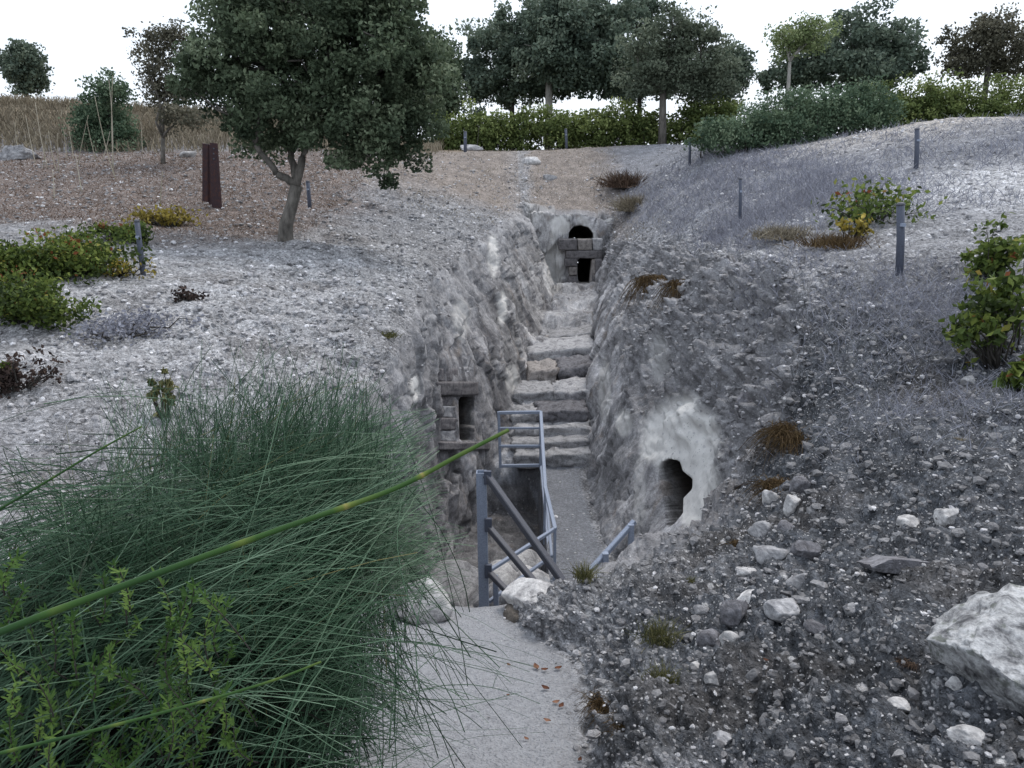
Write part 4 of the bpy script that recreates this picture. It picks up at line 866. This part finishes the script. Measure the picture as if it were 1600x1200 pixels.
shrub('green_shrub', 185, 380, 90, 34, 'vine', 'small bright green shrub touching the slanting post', 53, 1500, 4, ncl=34, parts=5)
shrub('yellow_shrub', 262, 352, 110, 24, 'yellow', 'low yellow-leaved shrub in front of the steel sculpture', 55, 800, 4, ncl=45, parts=6)
shrub('yellow_shrub', 180, 430, 130, 26, 'yellow', 'sparse yellowing undergrowth at the foot of the slanting post', 56, 260, 4, ncl=36, parts=6)
shrub('red_shrub', 25, 612, 100, 56, 'darkdead', 'dark dead shrub low at the left edge', 57, 700, 5, ncl=40, parts=6)
shrub('red_shrub', 285, 468, 60, 24, 'darkdead', 'small dark dead shrub on the pale gravel slope', 58, 240, 4, ncl=20)
shrub('green_shrub', 8, 600, 50, 44, 'vine', 'little green plant above the dark dead shrub at the left edge', 59, 260, 7, ncl=14)
shrub('lilac_shrub', 180, 525, 190, 26, 'lilac', 'low lilac grey scrub patch below the green shrubs', 60, 1800, 3.5, ncl=80, parts=7)
shrub('vine_shrub', 1565, 570, 150, 190, 'vine', 'tall vine with green and yellow leaves at the right edge', 61, 1300, 8.5, ncl=70, parts=9)
shrub('vine_shrub', 1540, 440, 110, 90, 'vine', 'bright yellow-green vine clump above the tall vine', 62, 900, 7, ncl=36, parts=6)
shrub('vine_shrub', 1370, 345, 210, 62, 'vine', 'sparse yellowing mottled shrub behind the thick dark post', 63, 800, 5.5, ncl=70, parts=8)
shrub('vine_shrub', 1330, 375, 70, 40, 'yellow', 'small yellow-green clump left of the thick dark post', 64, 160, 6, ncl=20)
shrub('vine_shrub', 1585, 600, 60, 60, 'vine', 'large-leaved green clump low at the right edge', 65, 110, 17, ncl=14)
shrub('green_weed', 255, 650, 40, 80, 'weed', 'small green weed rising behind the broom bush', 69, 160, 8, ncl=14)

def blades(px, py, w, h, n, mat, label, seed, name='grass_tuft', cat='grass tuft', lean=.5, far=None, group=None, width=1.2, droop=.3):
    rg = np.random.default_rng(seed); g = G(px, py, far=far); s = (g[1]*cP-g[2]*sP)/FPX
    b = g+np.stack([rg.normal(size=n)*w*.2*s, rg.normal(size=n)*w*.2*s, np.full(n, -.01)], 1)
    d_ = np.stack([rg.normal(size=n)*lean, rg.normal(size=n)*lean, np.abs(rg.normal(size=n)*.3+1)], 1); d_ /= np.linalg.norm(d_, axis=1)[:, None]
    L = h*s*rg.uniform(.5, 1.1, n); t = np.linspace(0, 1, 5); path_ = b[:, None]+d_[:, None]*(L[:, None]*t)[..., None]; path_[..., 2] -= (droop*L[:, None]*t**2)
    V, F = tubes(path_, (width*s*.5)*(1-.8*t)[None].repeat(n, 0), 3)
    o = link(name, mesh(name, V, F, False, {'var': np.repeat(rg.random(n), 15)}), M[mat]); return tag(o, label, cat, group)
for k, (x_, y_, w_, h_, m_, l_, f_) in enumerate([(1230, 372, 120, 34, 'dry', 'brownish dry grass at the right trench shoulder, left clump', (11, 20)), (1310, 385, 120, 34, 'tuft', 'brownish dry grass at the right trench shoulder, right clump', (10, 18)), (975, 292, 60, 40, 'redbrown', 'rust brown dry bush on the far slope above the tomb front', (20, 33)), (990, 330, 50, 40, 'dry', 'straw coloured dry bush right of the tomb front', (18, 33))]):
    blades(x_, y_, w_, h_, 700, m_, l_, 170+k, 'dry_bush', 'dry bush', .6, f_)
blades(910, 900, 40, 42, 160, 'weed', 'dry yellow-green weed at the end of the walkway railing', 71)
blades(1032, 1000, 70, 50, 260, 'weed', 'upper dry weed tuft on the near slope beside the path', 72, far=(3, 8))
blades(1036, 1068, 74, 46, 260, 'weed', 'lower dry weed tuft on the near slope beside the path', 73)
blades(945, 1100, 60, 60, 260, 'tuft', 'brown grass tuft at the right edge of the path', 74, lean=.7, droop=.9)
blades(980, 1128, 60, 50, 220, 'tuft', 'brown grass tuft just right of the path edge tuft', 75, lean=.7, droop=.9)
blades(1240, 680, 70, 84, 700, 'tuft', 'rusty grass tuft hanging at the trench shoulder, upper one', 76, lean=.7, droop=1.0)
blades(1222, 765, 60, 66, 560, 'tuft', 'rusty grass tuft on the near slope crest, lower one', 77, lean=.7, droop=1.0)
blades(1022, 440, 40, 70, 420, 'tuft', 'rust moss tuft on the right wall top, left of two', 78, lean=.6, droop=1.3)
blades(1068, 446, 46, 60, 460, 'tuft', 'rust moss tuft on the right wall top, right of two', 79, lean=.6, droop=1.3)
blades(1150, 850, 26, 30, 120, 'tuft', 'tiny rusty tuft on the near slope below the cave opening', 80, lean=.7, droop=.9)
blades(1415, 1030, 34, 22, 160, 'redbrown', 'rust red moss tuft left of the large boulder', 81, lean=1, droop=.6)
blades(1080, 910, 22, 18, 90, 'weed', 'faint dry weed above the near slope crest', 82)
blades(880, 690, 40, 16, 70, 'weed', 'sparse dry weed on the lower steps', 83, far=(15, 18))
blades(605, 525, 40, 18, 160, 'weed', 'dark weed at the left trench lip', 84)
blades(1500, 690, 24, 14, 160, 'dry', 'flattened dry grass on the right slope below the vine', 85, lean=.9)

# dry stalks standing on the terrace
for k, (x0, y0, x1, y1, x2, y2) in enumerate([(182, 285, 165, 240, 148, 150), (178, 270, 172, 200, 176, 118), (176, 262, 178, 190, 170, 125), (150, 255, 140, 215, 136, 190), (88, 268, 80, 240, 76, 205), (75, 262, 65, 230, 55, 160), (55, 255, 48, 225, 40, 180), (68, 262, 70, 230, 72, 210), (92, 270, 90, 240, 90, 208),
        (122, 258, 128, 220, 138, 180), (128, 300, 122, 270, 118, 240), (250, 320, 252, 290, 254, 268), (222, 240, 222, 215, 220, 190), (160, 252, 168, 225, 172, 205), (105, 250, 102, 225, 100, 205), (30, 250, 26, 220, 22, 190), (85, 312, 84, 285, 82, 265), (115, 248, 112, 228, 108, 205)]):
    g = G(x0, y0, far=(15, 36)); q = lambda x, y: P(x, y, g[1]); pts = bezier(g, q(x1, y1), q(x2, y2), 9)
    mb = MB(); add_tube(mb, pts, np.linspace(.016, .007, 9), 5, .2+.6*random.random())
    tag(mb.build('dry_stalk', M['stalk'], None, True), 'thin pale bare stalk standing among others on the left terrace', 'stalk', 'pale dry stalks on the terrace')

# dry grass and lilac scrub: nobody could count the blades
def strands(name, mask_fn, n, h, mat, label, seed, lean=.45, wpx=1.0):
    rg = np.random.default_rng(seed); w_ = mask_fn(gpp[:, 0], gpp[:, 1], gcol)*ar*np.clip(facing, .15, 1)/dist**1.4
    k = rg.choice(len(gpp), n, p=w_/w_.sum()); b = gpp[k]+rg.normal(size=(n, 3))*[.05, .05, 0]
    d_ = np.stack([rg.normal(size=n)*lean, rg.normal(size=n)*lean, np.ones(n)], 1); d_ /= np.linalg.norm(d_, axis=1)[:, None]
    L = h*rg.uniform(.4, 1.15, n); t = np.linspace(0, 1, 3); p_ = b[:, None]+d_[:, None]*(L[:, None]*t)[..., None]; p_[..., :2] += (rg.normal(size=(n, 1, 2))*.25*L[:, None, None]*(t**2)[None, :, None])
    s = dist[k]/FPX*wpx*.5; T_ = p_[:, -1]-p_[:, 0]; side = np.cross(T_, rg.normal(size=(n, 3))); side /= np.linalg.norm(side, axis=1)[:, None]
    wd = s[:, None]*(1-.7*t)[None]; V = np.stack([p_-side[:, None]*wd[..., None], p_+side[:, None]*wd[..., None]], 2).reshape(-1, 3)
    i0 = np.arange(n)[:, None]*6+np.array([0, 2])[None]; F = np.stack([i0, i0+1, i0+3, i0+2], -1).reshape(-1, 4)
    tag(link(name, mesh(name, V, F, False, {'var': np.repeat(np.clip(.5+.22*rg.normal(size=n), 0, 1), 6)}), M[mat]), label, 'dry grass', kind='stuff')
def nzat(x, y, f, o): return fbm(np.stack([x*f, y*f, np.full(x.shape, o)], -1), 3)
strands('lilac_scrub', lambda x, y, c: sstep(3.7, 4.4, x)*sstep(13, 15.5, y)*(1-sstep(27, 31, y))*np.clip(.5+1.3*nzat(x, y, .5, 3), .05, 1)*(1-.8*np.exp(-(((x-9.3)/2.0)**2+((y-15.5)/1.8)**2)))*(.3+.7*sstep(9.5, 6.5, x))*(1-.9*np.exp(-(((x-12.5)/4)**2+((y-25)/3)**2))), 17000, .22, 'lilac', 'fine lilac grey dry scrub over the right hillside', 91, .8)
strands('near_scrub', lambda x, y, c: (np.exp(-(((x-4.9)/1.0)**2+((y-9.4)/1.2)**2))+.5*np.exp(-(((x-3.9)/.7)**2+((y-7.0)/.8)**2))+.5*np.exp(-(((x-4.2)/.7)**2+((y-12.2)/.9)**2))), 8000, .16, 'lilac', 'grey dead scrub round the thick dark post', 92, .9)
strands('terrace_grass', lambda x, y, c: (x < -3)*sstep(31, 34, y)*(1-sstep(42, 46, y))+.0, 16000, .45, 'dry', 'tall dry straw grass on the bank behind the terrace', 93, .25, 1.6)
strands('soil_stubble', lambda x, y, c: (x < -4.5)*sstep(15, 18, y)*(1-sstep(30, 32, y)), 9000, .10, 'redbrown', 'short brown stubble over the terrace soil', 94, .9)
strands('slope_stubble', lambda x, y, c: ((x > -5)*(x < 4.2)*(y > 22)*(c < 12.2)*((y > 28.8)|(c < 4)|(c > 11))*1.0), 9000, .10, 'dry', 'short dry stubble on the far slope', 95, .9)

# ------------------------------------------------------------------ the broom bush in the foreground
rg = np.random.default_rng(77)
bb = np.array([-1.45, 2.3, ground_z(-1.45, 2.3)])
br = empty('broom_bush', bb, 'big dark green broom bush of thin leafless twigs filling the lower left', 'bush')
def broom_set(n, root_c, root_s, tip_fn, seed, r0=.0022, var=(.15, .6), mid_up=.25, name='twigs'):
    rg = np.random.default_rng(seed); roots = root_c+rg.normal(size=(n, 3))*root_s; tips = tip_fn(n, rg)
    L = np.linalg.norm(tips-roots, axis=1); midp = (roots+tips)/2; midp[:, 2] += mid_up*L*rg.uniform(.2, 1.3, n); midp += rg.normal(size=(n, 3))*.08*L[:, None]
    t = np.linspace(0, 1, 9)[None, :, None]; p_ = (1-t)**2*roots[:, None]+2*t*(1-t)*midp[:, None]+t*t*tips[:, None]
    w_ = rg.normal(size=(n, 9, 3))*.007*(t**.5)*L[:, None, None]; w_[:, 1:-1] = (w_[:, :-2]+w_[:, 1:-1]+w_[:, 2:])/3; p_ = p_+w_
    rad = r0*rg.uniform(.6, 1.3, n)[:, None]*(1-.55*t[..., 0]); V, F = tubes(p_, rad, 3)
    tone = np.clip(rg.uniform(var[0], var[1], n)[:, None]+.25*(t[..., 0]-.3), 0, 1); return V, F, np.repeat(tone.ravel(), 3), p_
def px_tips(boxes):
    def fn(n, rg):
        w_ = np.array([b[-1] for b in boxes], float); k = rg.choice(len(boxes), n, p=w_/w_.sum()); out = np.zeros((n, 3))
        for i in range(n):
            x0, x1, y0, y1, d0, d1, _ = boxes[k[i]]; out[i] = P(rg.uniform(x0, x1), rg.uniform(y0, y1), rg.uniform(d0, d1))
        return out
    return fn
root = np.array([-1.15, 2.25, -2.25])
sets = [  # lower sets toned darker: bush shade put into the twig colour
 broom_set(1150, np.array([-1.05, 2.6, -1.9]), np.array([.3, .35, .25]), px_tips([(430, 600, 575, 720, 2.5, 3.4, 3), (220, 460, 600, 760, 2.2, 3.2, 2), (300, 560, 530, 640, 2.5, 3.3, .8), (0, 240, 700, 840, 1.8, 2.8, 1.2)]), 1, mid_up=.05, var=(.2, .65), r0=.0020),
 broom_set(1300, np.array([-1.35, 2.3, -1.55]), np.array([.35, .35, .25]), px_tips([(560, 690, 640, 800, 2.6, 3.5, 2), (580, 700, 740, 900, 2.5, 3.5, 2), (620, 740, 820, 940, 2.6, 3.4, .5), (480, 680, 680, 950, 2.4, 3.3, 2)]), 2, mid_up=.13, var=(.15, .75), r0=.0022),
 broom_set(1000, np.array([-1.1, 2.3, -1.75]), np.array([.3, .3, .3]), px_tips([(470, 640, 960, 1120, 2.3, 3.0, 1.6), (470, 690, 1060, 1200, 2.2, 2.9, 1.4), (380, 600, 900, 1200, 2.0, 2.7, 2.5), (620, 860, 1000, 1190, 2.4, 3.0, .22)]), 3, mid_up=.25, var=(.15, .5), r0=.0022),
 broom_set(800, np.array([-1.6, 2.1, -1.5]), np.array([.35, .35, .22]), px_tips([(0, 300, 760, 960, 1.8, 2.6, 2), (200, 620, 740, 960, 1.9, 2.8, 3), (300, 640, 900, 1100, 1.9, 2.5, .6)]), 4, mid_up=.12, var=(.1, .65), r0=.0022),
 broom_set(800, np.array([-1.2, 2.9, -2.0]), np.array([.4, .3, .2]), px_tips([(150, 560, 580, 720, 2.9, 3.8, 1), (400, 650, 620, 800, 3.0, 3.8, 1)]), 5, mid_up=.05, var=(.25, .7), r0=.0020),
 broom_set(46, np.array([-1.5, 1.8, -1.5]), np.array([.25, .15, .2]), px_tips([(200, 700, 800, 1150, 1.7, 2.2, 2), (420, 620, 1080, 1200, 1.7, 2.1, 1)]), 6, mid_up=.14, var=(.5, .95), r0=.0020),
]
# side twigs that leave the main ones
mb = MB()
for V, F, tn, p_ in sets: mb.add(V, F, tn)
allp = np.concatenate([s_[3] for s_ in sets]); n2 = 6000; k = rg.integers(0, len(allp), n2); j = rg.integers(2, 7, n2)
st_ = allp[k, j]; dr = allp[k, j+1]-allp[k, j]; dr /= np.linalg.norm(dr, axis=1)[:, None]+1e-9; dr = dr+rg.normal(size=(n2, 3))*.42; dr /= np.linalg.norm(dr, axis=1)[:, None]
t = np.linspace(0, 1, 6); LL = rg.uniform(.08, .30, n2)*np.where(j > 4, .6, 1); pp = st_[:, None]+dr[:, None]*(LL[:, None]*t)[..., None]+rg.normal(size=(n2, 6, 3))*.004*t[None, :, None]; pp[..., 2] -= .12*LL[:, None]*t**2
V, F = tubes(pp, (.0014*(1-.5*t))[None].repeat(n2, 0), 3); mb.add(V, F, np.repeat(rg.uniform(.25, .85, n2), 18))
tw = mb.build('twigs', M['broom'], br); tw['kind'] = 'stuff'
V, F, tn, _p = broom_set(90, np.array([-1.3, 2.5, -1.9]), np.array([.4, .35, .25]), px_tips([(60, 300, 620, 860, 2.2, 3.2, 2), (200, 600, 560, 800, 2.5, 3.4, 2), (300, 650, 850, 1150, 2.0, 2.8, 2)]), 8, mid_up=.1, var=(0, .8), r0=.0020)
md = MB(); md.add(V, F, tn); md.build('dry_twigs', M['weed'], br)['kind'] = 'stuff'
mb = MB()
for k in range(26):                      # woody stems at the heart
    b = bb+np.array([rg.normal()*.25-.1, rg.normal()*.3+.1, -.1]); p1 = b+np.array([rg.normal()*.3+.1, rg.normal()*.3, rg.uniform(.35, .8)]); pts, rr = limb(b, p1, .012, .006, rg, 6); add_tube(mb, pts, rr, 6)
mb.build('woody_stems', M['darkbark'], br, True)['kind'] = 'stuff'
# inner mass of twigs: short, dense, coloured near-black for the bush's shade
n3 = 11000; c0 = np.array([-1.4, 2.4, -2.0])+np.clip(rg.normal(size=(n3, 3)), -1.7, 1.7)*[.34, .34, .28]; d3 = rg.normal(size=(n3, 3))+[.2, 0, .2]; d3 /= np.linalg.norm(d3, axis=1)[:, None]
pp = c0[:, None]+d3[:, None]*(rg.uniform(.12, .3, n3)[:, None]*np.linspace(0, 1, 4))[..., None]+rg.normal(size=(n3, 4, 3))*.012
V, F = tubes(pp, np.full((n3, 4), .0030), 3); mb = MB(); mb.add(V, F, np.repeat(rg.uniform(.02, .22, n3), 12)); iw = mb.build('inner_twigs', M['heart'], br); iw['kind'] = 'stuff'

# leafy sprigs growing through the broom
rs = empty('rosemary_shrub', np.array([-.85, 1.65, ground_z(-.85, 1.65)]), 'bright green narrow-leaved shrub growing through the bottom of the broom', 'shrub')
mb = MB(); ml = MB()
for k in range(120):
    x, y = rg.uniform(-20, 370), rg.uniform(860, 1230); 
    if y < 1000 and rg.random() < .6: continue
    d0 = rg.uniform(1.45, 1.85); tip = P(x, y, d0); b = tip+np.array([rg.normal()*.05-.05, .08, -rg.uniform(.12, .22)]); pts = bezier(b, (b+tip)/2+rg.normal(size=3)*.02, tip, 8)
    add_tube(mb, pts, np.linspace(.0022, .001, 8), 4); tone = rg.uniform(.2, .95)
    for i in range(1, 8):
        for q in range(6):
            dr = rg.normal(size=3); ax = pts[i]-pts[i-1]; ax /= np.linalg.norm(ax); dr -= ax*(dr@ax); dr /= np.linalg.norm(dr); dr = dr*.8+ax*.7; sd = np.cross(dr, ax); sd /= np.linalg.norm(sd)+1e-9
            L = rg.uniform(.014, .028); w2 = .0024; a0 = pts[i]
            ml.add([a0-sd*w2*.5, a0+sd*w2*.5, a0+dr*L*.7+sd*w2, a0+dr*L, a0+dr*L*.7-sd*w2][:4]+[a0+dr*L*.7-sd*w2], [(0, 1, 2, 4), (4, 2, 3, 3)][:1], tone)
            ml.F3.append(np.array([[ml.n-1, ml.n-3, ml.n-2]]))
mb.build('stems', M['darkbark'], rs, True)['kind'] = 'stuff'; ml.build('leaves', M['rosemary'], rs)['kind'] = 'stuff'

# the two thick jointed broom stems crossing in front
def big_stem(pix, label, r0, r1, seed, nodes):
    pts = np.array([P(*p) for p in pix]); tt = np.linspace(0, 1, len(pts)); t = np.linspace(0, 1, 60); path_ = np.stack([pchip(t, tt, pts[:, k]) for k in range(3)], 1)
    rad = np.linspace(r0, r1, 60); tone = np.linspace(.12, .62, 60)+.08*np.sin(t*40)
    for n_ in nodes:
        w_ = np.exp(-((t-n_)/.006)**2); rad = rad*(1+.16*w_); tone = np.maximum(tone, .98*np.exp(-((t-n_)/.009)**2)); tone = tone+.25*np.clip(1-(t-n_)/.05, 0, 1)*(t > n_)*.6
    mb = MB(); V, F, c = tube(path_, rad, 10); mb.add(V, F, np.append(np.repeat(np.clip(tone, 0, 1), 10), [.5, .6])); mb.F3.append(c)
    return tag(mb.build('green_broom_stem', M['stem'], None, True), label, 'broom stem')
big_stem([(-420, 1240, .72), (-160, 1060, .74), (0, 988, .78), (240, 898, .84), (440, 826, .9), (620, 762, .97), (720, 710, 1.02), (794, 672, 1.06)], 'long thick green jointed stem slanting up across the foreground', .0050, .0027, 1, [.345, .52, .645, .76, .87])
big_stem([(-300, 1260, 1.0), (-120, 1210, 1.02), (0, 1177, 1.04), (160, 1138, 1.06), (310, 1098, 1.09), (430, 1062, 1.12), (502, 1034, 1.15)], 'shorter green jointed stem curving along the bottom left', .0036, .0018, 2, [.35, .52, .68, .82])
big_stem([(-60, 830, 1.7), (60, 760, 1.75), (160, 700, 1.8), (222, 666, 1.84)], 'thin yellow-green stem tip at the left above the broom', .0035, .0018, 3, [.4, .7])
# fallen leaves on the path
dl = []
rg = np.random.default_rng(5)
for k, (x, y, s_) in enumerate([(838, 1046, 15), (850, 1050, 11), (872, 1047, 12), (852, 1078, 14), (868, 1100, 12), (876, 1106, 13), (853, 1130, 12), (822, 1158, 9), (796, 1042, 8), (905, 1190, 10), (795, 1088, 6), (1195, 1040, 9)]):
    g = G(x, y); s = (g[1]*cP-g[2]*sP)/FPX*s_; a = rg.uniform(0, 6.28); L = np.array([math.cos(a), math.sin(a), 0]); Wd = np.array([-math.sin(a), math.cos(a), 0])
    up = np.array([0, 0, 1.]); V = []; rows_ = 5
    for i in range(rows_):
        u = i/(rows_-1); hw = math.sin(math.pi*min(max(u, .03), .97))*.32
        for v in (-1, 0, 1): V.append(g+up*.012+L*(u-.5)*s+Wd*v*hw*s+up*(abs(v)*.16*s+.14*s*(u-.5)**2*4))
    F = [(i*3+j, i*3+j+1, i*3+j+4, i*3+j+3) for i in range(rows_-1) for j in (0, 1)]
    mb = MB(); mb.add(np.array(V), F, rg.uniform(.1, 1))
    tag(mb.build('dead_leaf', M['deadleaf'], None, True), 'curled brown dead leaf lying on the path', 'leaf', 'dead leaves on the path')
tri = sum(sum(len(p.vertices)-2 for p in o.data.polygons) for o in bpy.data.objects if o.type == 'MESH' and len(o.data.polygons) < 3000) 
print('objects', len(bpy.data.objects), 'tris in small meshes', tri, 'polys in all', sum(len(m.polygons) for m in bpy.data.meshes))
